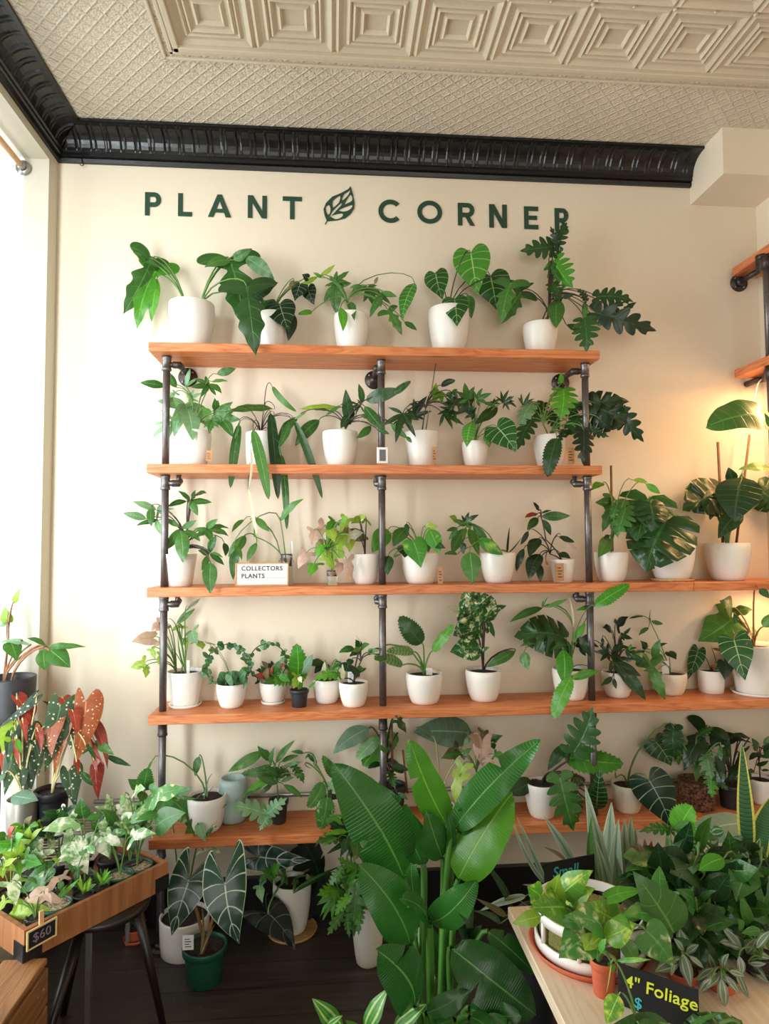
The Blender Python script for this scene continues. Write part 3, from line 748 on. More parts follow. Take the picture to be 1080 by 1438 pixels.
mb = MB(); mb.tube([(fz.x, -.0005, fz.z), (fz.x, -.008, fz.z)], .041, 'iron', 28); mb.tube([(fz.x, -.008, fz.z), (fz.x, -.03, fz.z)], .021, 'iron', 16); fo = mb.build('wall_flange', ru, UR)
for k in range(4):
    t = PI/4+k*PI/2; mb = MB(); q = V((fz.x+.029*math.cos(t), -.008, fz.z+.029*math.sin(t))); mb.tube([q, q+V((0, -.0015, 0)), q+V((0, -.003, 0))], .0045, 'steel', 10); mb.build('screw', fo, UR)
mb = MB(); mb.tube([(fz.x, -.03, fz.z), (fz.x, -.1, fz.z), (fz.x+.02, -.12, fz.z+.01), (pv.x-.02, pv.y+.02, fz.z+.02), (pv.x, pv.y, fz.z+.02)], .013, 'iron', 12); mb.build('pipe_arm', ru, UR)
f2 = at(1058, 536, -.05); mb = MB(); mb.tube([(f2.x, -.001, f2.z), (f2.x, -.08, f2.z), (f2.x+.02, -.1, f2.z), (pv.x, pv.y, f2.z+.02)], .014, 'iron', 12); mb.build('pipe_arm', ru, UR)
# white cord down from the lamp
p = [at(1080, 530, -.1), at(1066, 536, -.1), at(1060, 560, -.1), at(1053, 610, -.1), at(1047, 650, -.09), at(1038, 672, -.08)]
mb = MB(); mb.tube(crs([tuple(q) for q in p], 20), .003, 'cord', 6); tag(mb.build('power_cord', sub=p[0]), 'white power cord hanging below the lowest side shelf boards at right', 'cord')
# tube lamps under the side shelves and under the long boards at the right
def lamp_mat():
    t = NT('warm_lamp'); e = t.n('ShaderNodeEmission', {'Color': (1, .62, .3, 1), 'Strength': 30}); t.t.links.new(e.outputs[0], t.out.inputs[0]); return t.m
M['lamp'] = lamp_mat()
def lampbar(x, y0, y1, z, label, pw):
    r = thing('grow_light', (x, (y0+y1)/2, z), label, 'lamp'); s = (x, (y0+y1)/2, z)
    mb = MB(); mb.box((x-.02, y0, z-.012), (x+.02, y1, z), 'plastic_white'); mb.build('housing', r, s)
    mb = MB(); mb.tube([(x, y0+.01, z-.018), (x, y1-.01, z-.018)], .008, 'lamp', 10); mb.build('tube', r, s)
    l = bpy.data.lights.new('warm_light', 'AREA'); l.shape = 'RECTANGLE'; l.size = .04; l.size_y = abs(y1-y0); l.energy = pw; l.color = (1, .58, .26)
    o = bpy.data.objects.new('warm_light', l); C.objects.link(o); o.location = (x, (y0+y1)/2, z-.03); l.spread = PI
LP1 = lampbar(1.93, -.64, -.14, RS[1][0].z-BT-.002, 'warm grow light under the second side shelf at the right edge', 7)
LP2 = lampbar(1.93, -.22, -.12, ZS[2]-BT-.002, 'warm grow light under the middle long board at the right wall', 1.3)

# ------------------------------------------------------------------ things on the shelves that are not plants
def lightbox():
    Y = -.175; F = lambda x, y: at(160+x/2.842, 660+y/2.842, Y)
    a, b = F(483, 462), F(697, 370); a.z = ZS[2]
    r = thing('letter_board', V(((a.x+b.x)/2, Y, a.z)), 'small white letter board reading COLLECTORS PLANTS on the third shelf', 'sign'); s = r.location
    mb = MB(); t = .005
    for p, q in (((a.x, a.z), (b.x, a.z+t)), ((a.x, b.z-t), (b.x, b.z)), ((a.x, a.z+t), (a.x+t, b.z-t)), ((b.x-t, a.z+t), (b.x, b.z-t))): mb.box((p[0], Y-.002, p[1]), (q[0], Y+.03, q[1]), 'bamboo')
    mb.build('frame', r, s)
    mb = MB(); mb.box((a.x+t, Y+.002, a.z+t), (b.x-t, Y+.028, b.z-t), 'card')
    h = (b.z-a.z)
    for k in (1, 2): mb.box((a.x+t, Y-.0005, a.z+h*k/3), (b.x-t, Y+.003, a.z+h*k/3+.0012), 'steel')
    mb.build('panel', r, s)
    for tx, yy in (('COLLECTORS', 394), ('PLANTS', 424)):
        mb = MB(); l = F(508, yy); text_mb(mb, tx, .0245, 'ink', basis((l.x, Y+.001, l.z), (1, 0, 0), (0, 0, 1), (0, -1, 0)), off=.0004, align='LEFT', spacing=1.12); mb.build('wording', r, s)
lightbox()
def thermo():
    Y = -.2; a, b = at(529.5, 650, Y), at(545, 628, Y); a.z = ZS[1]
    r = thing('thermometer', V(((a.x+b.x)/2, Y, a.z)), 'tiny white digital thermometer standing at the middle pipe on the second shelf', 'thermometer'); s = r.location
    mb = MB(); mb.box((a.x, Y, a.z+.01), (b.x, Y+.012, b.z), 'plastic_white', bev=.0015); mb.build('casing', r, s)
    mb = MB(); mb.box((a.x+.01, Y-.001, a.z+.02), (b.x-.01, Y+.001, b.z-.01), 'lcd'); mb.build('screen', r, s)
    mb = MB(); mb.box((a.x+.004, Y-.004, a.z), (b.x-.002, Y+.02, a.z+.01), 'kraft'); mb.build('foot', r, s)
thermo()
# ------------------------------------------------------------------ plants, shelf by shelf (pixel tables: type[.colour] base-x base-y tip-x tip-y [width] [roll])
A = (160, 320, 2.842); B = (520, 310, 2.634)
g1, g2, g3, g4, g5 = ['potted plants on the %s shelf' % q for q in ('top', 'second', 'third', 'fourth', 'lowest')]
plant('potted_philodendron', 'philodendron with long drooping lobed leaves in a wide white pot, leftmost on the top shelf', A, ('tulip', 311, 305, 450, 178), 'green',
 '''! 285; f.bright 176 158 92 408 .75 10; e.bright 172 200 150 375 .6; f.green 150 128 36 345 .95 -15; e.green 118 120 75 97 .9; e.green 125 135 178 160 1
 ! 345; f.green 462 128 520 396 1.15 0; o.green 466 128 362 158 .75; o.green 478 128 552 82 .7; e.green 522 118 640 206 .95; f.dark 530 232 566 512 1.05 8; o.dark 560 280 655 218 .8''', 1, group=g1, sr=.0032, depth=.1)
plant('potted_anthurium', 'dark heart-leaved anthurium with pale veins in a small white pot, second on the top shelf', A, ('tulip', 633, 345, 452, 118), 'veindark',
 '''h 775 240 800 308 .95; h 742 225 722 292 1.1; h.veindark 775 200 750 185 1; o.deep 700 330 695 452 .7; f.dark 610 310 520 210 .8; h.veindark 662 305 698 412 1.02 0; e.brownish 718 208 700 245 .8''', 1, group=g1, depth=.1, Y=-.13)
plant('potted_philodendron', 'five-fingered philodendron with lime new growth in a small white pot, middle of the top shelf', A, ('tulip', 948, 350, 458, 140), 'green',
 '''@ 930 300; H.green 890 225 884 330 1.1; H.green 1012 238 1048 322 1.1; e.lime 815 195 735 248 .5; e.lime 822 192 882 147 .6; e.bright 830 200 795 178 .8; H.green 880 215 935 172 1; e.bright 905 318 914 414 .75; e.green 938 298 960 370 .6
 e.green 1000 240 940 240 .8; z.bright 790 335 735 345 1; e.brownish 1040 225 1055 195 1.2; H.green 1060 270 1110 310 .9; f.green 1095 330 1150 430 1; e.green 1080 265 1020 360 .6; e.green 1160 375 1210 410 .9; o.veinlight 1200 220 1150 370 .6 20;e.green 1070 255 1130 275 .8''', 1, group=g1, depth=.08)
plant('potted_anthurium', 'bright anthurium with big upright pale-veined heart leaves in a white pot, top shelf', B, ('tulip', 290, 330, 462, 152), 'veinlight',
 '''h.veined 445 205 468 330 1.25 -10; h.veined 242 196 268 292 .95 0; h.veinlight 372 120 398 276 .95 0; o.green 360 275 375 362 .8; h.veined 312 292 322 392 .95 0; f.green 520 230 485 382 1.1 5''', 1, group=g1, depth=.1, stem='stem_dark')
plant('potted_philodendron', 'tall toothed-leaf philodendron climbing a stake in a small white pot, rightmost on the top shelf', B, ('tulip', 628, 385, 470, 126), 'dark',
 '''@ 660 350; e.dark 545 262 606 230 .8; f.green 560 262 485 382 1.15; m.dark 690 92 553 112 .9; m.dark 672 120 690 140 1.3; m.dark 690 98 728 6 1; m.dark 690 100 665 20 .6; m.bright 680 150 750 248 1.25; f.green 668 170 700 230 .9
 @@; @ 668 300; m.dark 672 235 700 300 1.1; e.green 690 290 688 398 1; f.dark 700 290 760 270 .8; e.green 792 300 790 370 .7; m.dark 800 295 762 250 .8; m.dark 792 365 800 486 1.15 5; m.dark 838 282 975 300 .8; m.dark 845 365 945 300 .8;m.deep 835 340 1060 408 .62 10; f.dark 930 345 985 300 1;e.dark 725 385 790 420 1''', 1, group=g1, depth=.1, stem='stem_dark', extra=stake(655, 385, 672, 160, .005))
A = (160, 490, 2.842); B = (520, 490, 2.634)
plant('potted_philodendron', 'pale green fingered philodendron reaching past the left pipe, white pot on the second shelf', A, ('tulip', 320, 330, 450, 136), 'pale',
 '''@ 315 230; e.green 205 148 104 134 .9; e.green 250 155 205 80 .9; e.pale 285 150 305 75 .6; H.pale 245 175 215 200 1; e.green 290 150 335 115 .5; H.pale 285 225 315 355 1.1; F.pale 240 290 150 355 .9; H.pale 300 200 350 175 .9; e.pale 290 235 240 350 .8;
 @@; H.green 380 145 300 155 .9; e.green 410 100 487 78 1; e.green 385 140 430 178 .9; e.green 390 130 455 128 .6; H.green 400 262 500 280 1; e.green 402 245 402 196 1.1; e.green 430 280 475 352 1.1; H.green 395 285 380 330 .9; F.pale 470 250 430 235 .9;e.green 360 240 390 265 1''', 2, group=g2, extra=ptag(368, 405, 392, 448))
plant('potted_strap_fern', 'strap-leaved plant with very long hanging ribbon leaves in a white pot on the second shelf', A, ('cyl', 585, 335, 450, 118), 'green',
 '''@ 600 230; t.green 632 150 728 250 1.6; e.green 640 240 440 255 .55 30; @@; t.green 500 300 465 556 1.3 0; t.green 555 322 618 602 1.4; t.creamy 545 392 536 560 .5; n.stem 640 260 660 600 1; t.dark 625 255 655 600 1.15; t.green 668 420 690 722 .9
 t.dark 720 285 832 598 .85; e.green 705 285 655 400 .55; e.green 720 280 770 250 .5; t.creamy 536 560 570 740 .8 ; l.green 500 290 480 360 .6; t.green 660 380 665 430 1;e.green 480 245 430 290 .5'''.replace('n.stem', 'n.pale'), 2, group=g2, sr=.0016, stem='stem_dark', arch=1.4)
plant('potted_philodendron', 'philodendron with long smooth finger leaves in the white pot just left of the thermometer', A, ('tulip', 903, 332, 450, 142), 'green',
 '''@ 925 320; e.lime 900 235 738 240 .45; e.green 865 250 800 245 .5; e.green 735 272 655 372 .8; e.green 820 282 722 388 .8; e.green 905 225 842 268 .5; o.dark 945 300 925 160 .55; e.dark 960 250 905 318 1; H.green 985 230 920 245 .5; e.green 990 220 976 138 .8; o.dark 1005 205 1160 160 .55
 e.green 1025 308 968 358 .8; e.green 1000 228 1080 325 .85; e.green 1015 275 985 265 1;e.green 1055 325 1100 340 .9;z.dark 1118 178 1185 128 .9;e.green 1105 300 1175 360 .7;e.green 1168 350 1190 375 1''', 2, group=g2, stem='stem_dark')
plant('potted_philodendron', 'small dark fingered philodendron with a thin grey stake, white pot right of the thermometer', B, ('tap', 190, 310, 420, 130), 'dark',
 '''@ 205 220; H.dark 140 240 150 300 1; H.dark 178 210 140 200 1; H.dark 165 245 205 180 .8; F.dark 110 265 105 310 1.2; H.bright 255 160 235 190 1.1; e.lime 240 150 245 125 1; H.green 300 160 320 185 .9; z.deep 262 135 315 118 1.2; F.dark 270 240 345 275 1.2; F.dark 310 230 250 240 1; H.dark 320 190 270 200 .9; F.dark 300 210 280 180 1;H.dark 120 240 95 345 .6''', 2, group=g2, stem='stem_dark', extra=both(stake(205, 305, 245, 34, .0025, 'steel', 0), ptag(230, 362, 244, 420)))
plant('potted_anthurium', 'three veined heart leaves and dark fingers in the smallest white pot on the second shelf', B, ('tulip', 387, 345, 422, 96), 'veined',
 '''H.dark 375 205 290 195 1; H.dark 455 205 480 180 1; H.green 360 185 350 128 1; H.green 395 185 445 165 .9; e.dark 470 215 385 280 .8; H.dark 385 240 340 225 .9; F.dark 500 195 540 215 1.2; F.dark 490 200 515 148 1.1; e.green 420 200 465 215 .9
 o.veinlight 376 270 358 364 .75 10; h.veinlight 438 322 440 366 1; h.veined 470 290 540 382 1.1 0''', 2, group=g2)
plant('potted_philodendron', 'bushy dark lobed philodendron reaching right past the last pipe on the second shelf', B, ('tulip', 662, 322, 426, 116), 'dark',
 '''@ 640 280; F.dark 565 210 590 155 1; m.pale 600 200 555 300 .8; m.dark 640 200 610 270 1; m.dark 660 240 700 300 1; m.dark 760 205 740 250 1; m.dark 720 230 780 260 1; e.dark 740 210 830 225 .9; F.dark 730 270 790 300 1.1; m.dark 600 260 545 375 .8; m.bright 715 150 705 262 1.25 0; e.bright 705 130 705 88 1.2; m.dark 770 250 720 330 .9; m.deep 720 300 700 350 .9
 @@; M.deep 828 215 960 270 1.1 0; m.deep 900 220 1012 345 .8; f.deep 830 200 960 195 .9; m.dark 810 290 885 325 .7; m.deep 790 300 786 428 .9; m.dark 785 320 830 330 .9; z.dark 690 330 655 474 1.1;m.dark 760 290 800 370 .8;m.deep 850 260 900 300 1.1''', 2, group=g2, extra=ptag(728, 365, 756, 425))
A = (160, 660, 2.842); B = (520, 660, 2.4545); CC = (900, 560, 2.996)
plant('potted_philodendron', 'philodendron with large hand-shaped leaves crossing the left pipe, white pot on the third shelf', A, ('tap', 262, 335, 460, 136), 'green',
 '''@ 290 300; e.pale 170 160 74 126 .9; e.pale 130 195 34 172 .8; H.pale 175 165 235 150 .7; e.green 180 200 88 222 .6; e.green 150 150 150 225 .9; e.pale 170 200 190 260 .8; e.green 290 125 212 148 .7; e.green 305 120 256 84 .9; e.green 305 125 392 130 .8; e.green 300 120 335 182 1; e.green 315 115 325 80 .7; o.green 325 98 370 92 .7
 e.green 262 235 206 320 .9; e.green 262 225 205 195 .8; e.green 270 232 330 200 .8; e.green 275 242 345 285 .8; e.green 268 240 276 370 1
 @@; H.green 370 235 460 260 1.1; e.green 372 235 415 195 .9; e.green 375 245 320 235 1; e.green 378 335 335 320 1; e.green 378 340 350 402 .8; e.green 382 335 440 380 .8; e.green 382 330 410 258 .9; o.green 385 370 386 496 .75 5; e.green 385 330 436 350 .6;e.dark 440 290 445 345 .9''', 3, group=g3, stem='stem_dark')
def jar_extra(root, sub, loc, R, H, X, YY, Y):
    a, b = at(X(704), YY(330), Y+.03), at(X(714), YY(284), Y+.03); mb = MB(); mb.box((a.x, Y+.03, a.z-.03), (b.x, Y+.032, b.z), 'card'); mb.build('plant_label', root, sub)
plant('jar_cutting', 'glass jar of dark soil with trailing cutting standing behind the COLLECTORS PLANTS board', A, ('jar', 688, 335, 457, 62), 'green',
 '''@ 662 330; e.green 520 198 470 250 .6; e.creamy 545 200 585 300 .3; @+ 560 265; e.green 565 190 620 246 .8; e.green 500 285 476 440 .6; e.green 520 262 455 350 .6; e.green 525 262 492 330 .7; e.green 570 290 530 366 .8; @@; @ 664 200; e.green 665 205 757 115 .65; e.green 480 300 510 360 .7''', 3, group=g3, potmat='glass', fill=.6, extra=jar_extra, Y=-.1)
plant('potted_syngonium', 'pink and lime arrowhead vine spilling over from a clear tumbler on the third shelf', A, ('cyl', 872, 400, 458, 46), 'lime',
 '''@ 850 330; k.pink 840 225 780 300 1.1; k.pink 830 280 800 330 1; k.bright 880 205 845 250 1.1; k.lime 930 195 905 260 1; k.lime 900 250 870 330 1.3; k.lime 930 255 940 330 1.1; k.pink 800 240 790 300 1.2; k.pink 770 330 735 395 1.2; k.lime 830 320 870 370 1.2; k.lime 890 300 900 390 1.2; k.bright 800 375 785 425 1.2; k.bright 830 300 810 350 1.2; k.lime 860 240 880 290 1.1;k.bright 910 200 935 190 1
 k.pink 905 370 890 425 1.1; k.pink 930 360 950 430 1.1; k.lime 850 350 880 400 1.1; k.brownish 940 260 1000 250 1.1''', 3, group=g3, potmat='glass', Y=-.16, stem='stem')
plant('potted_syngonium', 'muted pink-green arrowhead plant in a white pot touching the middle pipe, third shelf', A, ('tulip', 1003, 335, 455, 116), 'brownish',
 '''k.lime 1000 190 945 215 1.1; k.brownish 990 250 930 245 1.1; k.brownish 1000 262 960 285 1; k.lime 985 195 1008 182 1; e.creamy 985 205 1000 190 .7; k.brownish 940 240 910 250 .9''', 3, group=g3, stem='stem_dark', extra=ptag(928, 385, 948, 438, 'kraft', False))
plant('potted_philodendron', 'glossy bright heart-shaped leaves in a white pot with kraft tag, third shelf beside middle pipe', B, ('tulip', 172, 285, 392, 130), 'twotone',
 '''o.bright 62 205 5 285 1; o.bright 40 230 10 250 1; o.green 125 200 78 265 1; o.green 125 185 128 225 .7; o.dark 118 258 118 302 1.05; o.green 190 240 200 285 .9; o.lime 190 195 235 195 1; o.dark 62 295 60 362 1; h.twotone 150 250 175 338 1 0; o.twotone 205 205 240 290 .95 0; o.dark 220 255 260 270 .8;z.dark 80 300 105 290 1''', 3, group=g3, extra=ptag(233, 336, 250, 392))
plant('potted_philodendron', 'philodendron with a fan of glossy leaves leaning left, wide white pot, third shelf', B, ('tulip', 440, 285, 390, 122), 'green',
 '''n.dark 472 284 480 195 1.2; n.dark 478 284 522 232 .9; @ 345 205; o.lime 300 178 272 160 1; e.green 300 200 262 210 1; H.dark 325 180 370 155 .9; e.green 335 190 290 170 1; e.green 328 200 282 292 .9; e.green 340 200 375 295 .8; e.green 355 190 410 255 .9; e.green 325 182 350 170 .8;e.green 330 200 318 240 .7; @@
 z.green 300 290 255 290 .8; o.dark 320 250 322 290 .9; e.twotone 372 235 458 292 1.1 0; o.green 342 282 352 394 1 0; e.green 300 200 270 240 .8''', 3, group=g3)
plant('potted_philodendron', 'dark-leaved philodendron with a pink leaf and paper tag on its white pot, third shelf', B, ('tap', 663, 308, 388, 88), 'deep',
 '''@ 605 240; @+ 590 165; e.deep 583 140 560 110 .8; e.green 590 160 690 158 .8; e.dark 590 150 625 140 .7; e.rustred 578 150 532 165 .7; e.dark 578 165 540 207 .9; e.dark 592 170 622 226 .9; @@; @ 620 290; o.deep 582 235 548 302 .8; e.deep 545 210 518 258 .8; e.deep 530 270 504 350 .8; o.deep 585 290 548 382 .8; e.deep 580 320 586 388 .9
 e.pink 655 222 712 272 .8; e.deep 650 230 705 250 .9; o.deep 652 285 690 305 .9;e.rustred 605 310 612 328 1''', 3, group=g3, stem='stem_dark', extra=ptag(640, 322, 668, 382))
plant('potted_philodendron', 'climbing philodendron on a tall brown stake, white pot right of the last pipe', B, ('tulip', 830, 283, 385, 114), 'green',
 '''@ 835 130; o.bright 802 45 765 70 1; o.green 835 120 775 112 .8; f.green 845 105 800 215 1; f.green 840 140 855 235 .9; @@; e.green 820 232 784 302 1; e.dark 825 225 805 235 1; m.green 880 130 850 230 1.2; e.lime 905 35 958 45 .9; e.bright 950 48 1000 82 1; m.green 850 120 830 170 1''', 3, group=g3, extra=stake(835, 280, 830, -15, .005))
plant('potted_monstera', 'monstera with two big split leaves hiding its white pot on a wooden saucer, third shelf', CC, ('tulip', 128, 598, 752, 186), 'green',
 '''M.dark 108 512 20 728 1.05 10; M.green 30 425 -20 600 1.25 0; M.dark 40 440 45 560 1''', 3, group=g3, saucer=('bamboo', .95), sr=.004, Y=-.125)
plant('potted_monstera', 'monstera with broad dark leaves held by two stakes, white pot on the third shelf', CC, ('tulip', 364, 607, 765, 178), 'dark',
 '''M.dark 500 380 600 470 1; e.green 190 380 130 500 .01; M.dark 345 400 175 470 .9 0; m.dark 340 390 290 510 1.1; o.dark 385 350 368 288 1.1; f.brownish 320 380 260 420 .8; o.dark 420 470 325 588 .8 0; o.deep 430 330 395 520 1.35 0''', 3, group=g3, sr=.005, extra=both(stake(345, 605, 324, 182, .006), stake(402, 605, 458, 152, .0055)))
plant('potted_monstera', 'plant with long flat leaves reaching in from the lowest side shelf at the right edge', (900, 560, 2.996), ('tulip', 880, 110, 240, 200), 'green',
 '''p.green 560 85 276 118 1.4 15; e.lime 560 300 410 298 .8 25; e.green 545 120 520 60 .6''', z=c3.z, Y=-.5, wall=False, sr=.003)
# fourth shelf
A = (160, 820, 2.842); B = (520, 820, 2.4545)
plant('potted_syngonium', 'pink and lime arrowhead plant in a textured white pot, leftmost on the fourth shelf', A, ('tap', 285, 345, 470, 140), 'lime',
 '''n.dark 250 160 345 58 .8; e.green 250 160 325 98 .6; e.brownish 300 90 345 58 .6; @ 270 250; k.lime 265 165 230 190 1; k.lime 262 170 300 175 .8; e.dark 215 140 180 135 .7; k.pale 310 190 335 240 1.1; k.lime 285 220 290 260 .9; k.lime 340 230 355 262 1.2; @@; ! 250; s.pink 210 165 160 190 1; k.pink 185 150 150 190 1.1; s.pink 155 215 68 232 1.15 0; k.pink 185 230 160 250 1
 k.lime 150 260 165 300 1; k.lime 190 280 175 325 1; k.lime 122 315 65 335 1.2; k.lime 125 335 125 378 1; k.pink 180 165 210 200 1;! 270; v.green 275 330 225 250 .3; v.green 280 330 255 200 .3; v.green 285 330 300 220 .3''', 4, group=g4, saucer=('white_pot', .92), texture='diamond', sr=.002, extra=ptag(290, 305, 302, 360, 'card', False, dy=.06, name='plant_label'))
def hoop(cx, cy, r, n, mat, lsz, extra_twigs=(), m2='stem_dark'):
    def f(root, sub, loc, R, H, X, YY, Y):
        c = at(X(cx), YY(cy), Y); rr = (at(X(cx+r), YY(cy), Y)-c).length; rn = random.Random(n)
        pts = [c+V((rr*math.cos(t), .004*math.sin(3*t), rr*math.sin(t)*1.0)) for t in [i*2*PI/40 for i in range(41)]]
        mb = MB(); mb.tube(pts, .0022, m2, 6); mb.build('hoop', root, sub)
        mb = MB()
        for i in range(n):
            t = rn.uniform(0, 2*PI); p = c+V((rr*math.cos(t), rn.uniform(-.012, .006), rr*math.sin(t)))
            d = V((rn.uniform(-1, 1), rn.uniform(-.6, .1), rn.uniform(-1, .8))).normalized()
            leaf(mb, 'r', p, p+d*lsz*rn.uniform(.7, 1.2), mat[i % len(mat)], .9, rn.uniform(-40, 40))
        mb.build('twining_leaves', root, sub)
    return f
plant('potted_hoya', 'round-leaved vine trained on a hoop in a small white pot on the fourth shelf', A, ('tulip', 469, 395, 500, 118), 'hoya',
 '''r.hoya 470 390 430 365 1; r.hoya 470 385 500 350 1; r.hoya 460 390 450 350 1; r.hoya 480 390 520 370 1; r.hoya 450 390 410 385 1; r.hoya 490 395 535 395 1; r.hoya 465 395 470 350 1; r.hoya 480 392 490 372 1; r.hoya 440 380 425 350 1; r.hoya 500 385 525 350 1;r.hoya 450 392 470 370 1.1;n.brownish 365 235 410 245 2;e.brownish 385 250 400 272 1''', 4, group=g4, sr=.001, extra=hoop(452, 325, 84, 90, ['hoya', 'hoya', 'green'], .024))
plant('potted_jasmine', 'bushy hoop-trained plant with reddish inner leaves, white pot on a dish, fourth shelf', A, ('tulip', 635, 390, 472, 106), 'dark',
 ';'.join(['e.%s %d %d %d %d .9' % (['dark', 'dark', 'rustred', 'brownish', 'green'][i % 5], 610+(i*37 % 60)-25, 385-(i*23 % 40), 560+(i*53 % 130), 400-(i*31 % 100)) for i in range(30)])+'; k.bright 660 360 705 390 1.1; k.bright 650 370 640 410 1.2; k.green 640 380 600 395 1', 4, group=g4, sr=.0012, saucer=('white_pot', .9), extra=hoop(615, 312, 74, 34, ['pale', 'green', 'hoya'], .026))
plant('potted_syngonium', 'seedling with one upright wavy leaf in a tiny clear nursery pot on the fourth shelf', A, ('nurs', 740, 420, 495, 76), 'bright',
 '''z.bright 728 400 728 238 1.25 0; o.grey 745 360 796 280 .75; m.bright 700 385 628 395 .9; k.lime 735 370 715 420 1.2; z.bright 745 365 740 410 1; e.bright 742 420 745 380 .8; e.creamy 740 370 750 395 1''', 4, group=g4, potmat='charcoal_pot', sr=.0018)
plant('potted_philodendron', 'plant with rolled cream leaves in a white pot standing behind the front row, fourth shelf', A, ('tulip', 850, 378, 472, 112), 'dark',
 '''o.dark 835 312 772 325 1; o.deep 840 310 800 358 .9; o.dark 890 305 905 350 .8; e.green 860 340 850 320 .7; v.creamy 840 375 842 308 2; v.creamy 908 390 916 305 2; e.green 905 315 865 350 .8; m.bright 900 362 795 385 .7; e.bright 805 390 770 420 .6; o.deep 900 320 975 350 .7;e.green 880 350 900 330 .9''', 4, group=g4, Y=-.085)
plant('potted_peperomia', 'small upright oval-leaved plant with white label, white pot left of the middle pipe', A, ('tulip', 957, 390, 496, 118), 'green',
 '''@ 985 310; o.green 960 258 897 275 .8; o.dark 985 250 965 222 1; o.green 985 262 1022 240 .8; o.dark 980 268 940 290 .8; o.green 1012 275 1060 262 .6; o.dark 950 300 932 330 1.1; z.green 1080 295 1038 300 1; @@; e.dark 1005 340 955 360 .9; v.creamy 915 380 912 318 1.6; o.dark 980 370 940 320 .8; o.green 995 340 965 335 .8;n.creamy 985 240 962 205 1;e.green 985 260 950 270 .8''', 4, group=g4, stem='stem_dark', extra=ptag(934, 348, 958, 392, 'card', True, dy=.07, name='plant_label'))
plant('potted_philodendron', 'four toothed mottled leaves in a white pot right of the middle pipe, fourth shelf', B, ('tulip', 186, 305, 420, 128), 'green',
 '''z.dark 178 205 100 112 1.55; z.frosted 150 235 55 232 1; z.bright 215 232 288 140 .95; z.frosted 112 280 12 250 1; z.dark 30 222 -5 235 1; e.bright 190 300 182 250 .3''', 4, group=g4, sr=.0035, spread=.08, extra=ptag(192, 290, 214, 320, 'card', False, dy=.075, name='plant_label'))
plant('potted_monstera', 'variegated monstera with cream-speckled rounded leaves in a white pot on the fourth shelf', B, ('tulip', 390, 295, 410, 124), 'thai',
 '''M.thai 388 128 318 28 1.15 0; e.creamy 330 100 262 78 .8; M.thai 385 128 285 178 .8; e.thai 398 110 470 75 .9; e.thai 400 115 430 188 .7; e.green 500 232 398 288 .7; o.thai 385 222 275 235 1.25 0; e.thai 385 235 412 218 1''', 4, group=g4, sr=.0035, stem='stem_dark', spread=.09)
plant('potted_philodendron', 'tall philodendron with lance leaves and one split leaf, left of the last pipe, fourth shelf', B, ('tulip', 690, 290, 405, 124), 'bright',
 '''@ 700 150; e.green 595 82 480 132 .5; e.green 592 80 612 46 .6; e.green 605 80 680 52 .55; v.creamy 700 150 685 45 .4; @@; M.dark 668 185 495 182 .75 0; e.bright 700 190 742 135 .9; e.bright 770 80 708 92 .55; z.bright 775 75 895 0 1; e.green 680 210 580 238 .6; e.green 600 200 515 215 .5; o.green 530 235 546 296 1; e.bright 665 225 668 348 1.15 0; e.bright 775 300 690 330 .5; z.bright 690 325 632 466 1.05; e.dark 720 180 760 250 .8;e.bright 700 330 790 300 .6''', 4, group=g4, sr=.002, spread=.1)
plant('potted_philodendron', 'very dark pointed-leaf philodendron in a white pot right of the last pipe, fourth shelf', B, ('tulip', 850, 300, 396, 104), 'deep',
 '''k.deep 850 140 890 112 1.4; k.deep 830 160 800 150 1; H.deep 760 200 720 240 1; H.deep 720 220 760 170 1.1; k.dark 870 180 905 190 1; k.dark 870 210 830 245 1; e.deep 800 185 802 215 .9; H.deep 820 235 770 235 1; F.dark 880 230 930 240 1.2; f.dark 870 180 900 150 .9; @ 850 270; H.deep 835 265 930 310 1; e.dark 850 280 950 400 .75 0; e.dark 835 320 796 350 .9; e.dark 840 325 848 362 1; e.bright 890 225 905 215 .8;e.dark 870 265 920 260 .6''', 4, group=g4, stem='stem_dark')
plant('potted_ivy', 'thin climbing vine with small heart leaves and one big hanging leaf, cream pot, fourth shelf', B, ('tulip', 1035, 305, 388, 106), 'green',
 '''@ 965 130; e.dark 895 120 950 112 .4; n.bright 962 130 968 85 1; e.green 968 128 1010 138 .8; e.green 960 150 925 178 .8; @@; k.dark 950 225 930 195 1; k.dark 940 230 920 250 1; e.dark 990 215 1025 205 .7; h.dark 1032 235 1055 262 .9; f.green 965 270 1018 402 .95 0; e.green 975 260 1000 190 .9; e.green 965 280 915 240 .8;k.dark 905 250 960 275 1;e.green 990 300 940 300 .7''', 4, group=g4, stem='stem', sr=.0016, potmat='cream_pot', extra=ptag(1005, 265, 1030, 310, 'card', False, dy=.06, name='plant_label'))
plant('potted_anthurium', 'tiny white cylinder pot with one narrow veined leaf at its left, fourth shelf', CC, ('cyl', 294, 1140, 1236, 104), 'veined',
 '''@ 320 1130; e.brownish 300 1050 345 1060 .6; @@; h.veined 240 1062 193 1184 .62 20; e.dark 362 1115 352 1060 .6; o.green 320 1140 310 1105 .9; h.deep 355 1110 352 1184 1; e.rustred 310 1135 300 1115 1.2''', 4, group=g4, stem='stem_dark', sr=.0016)
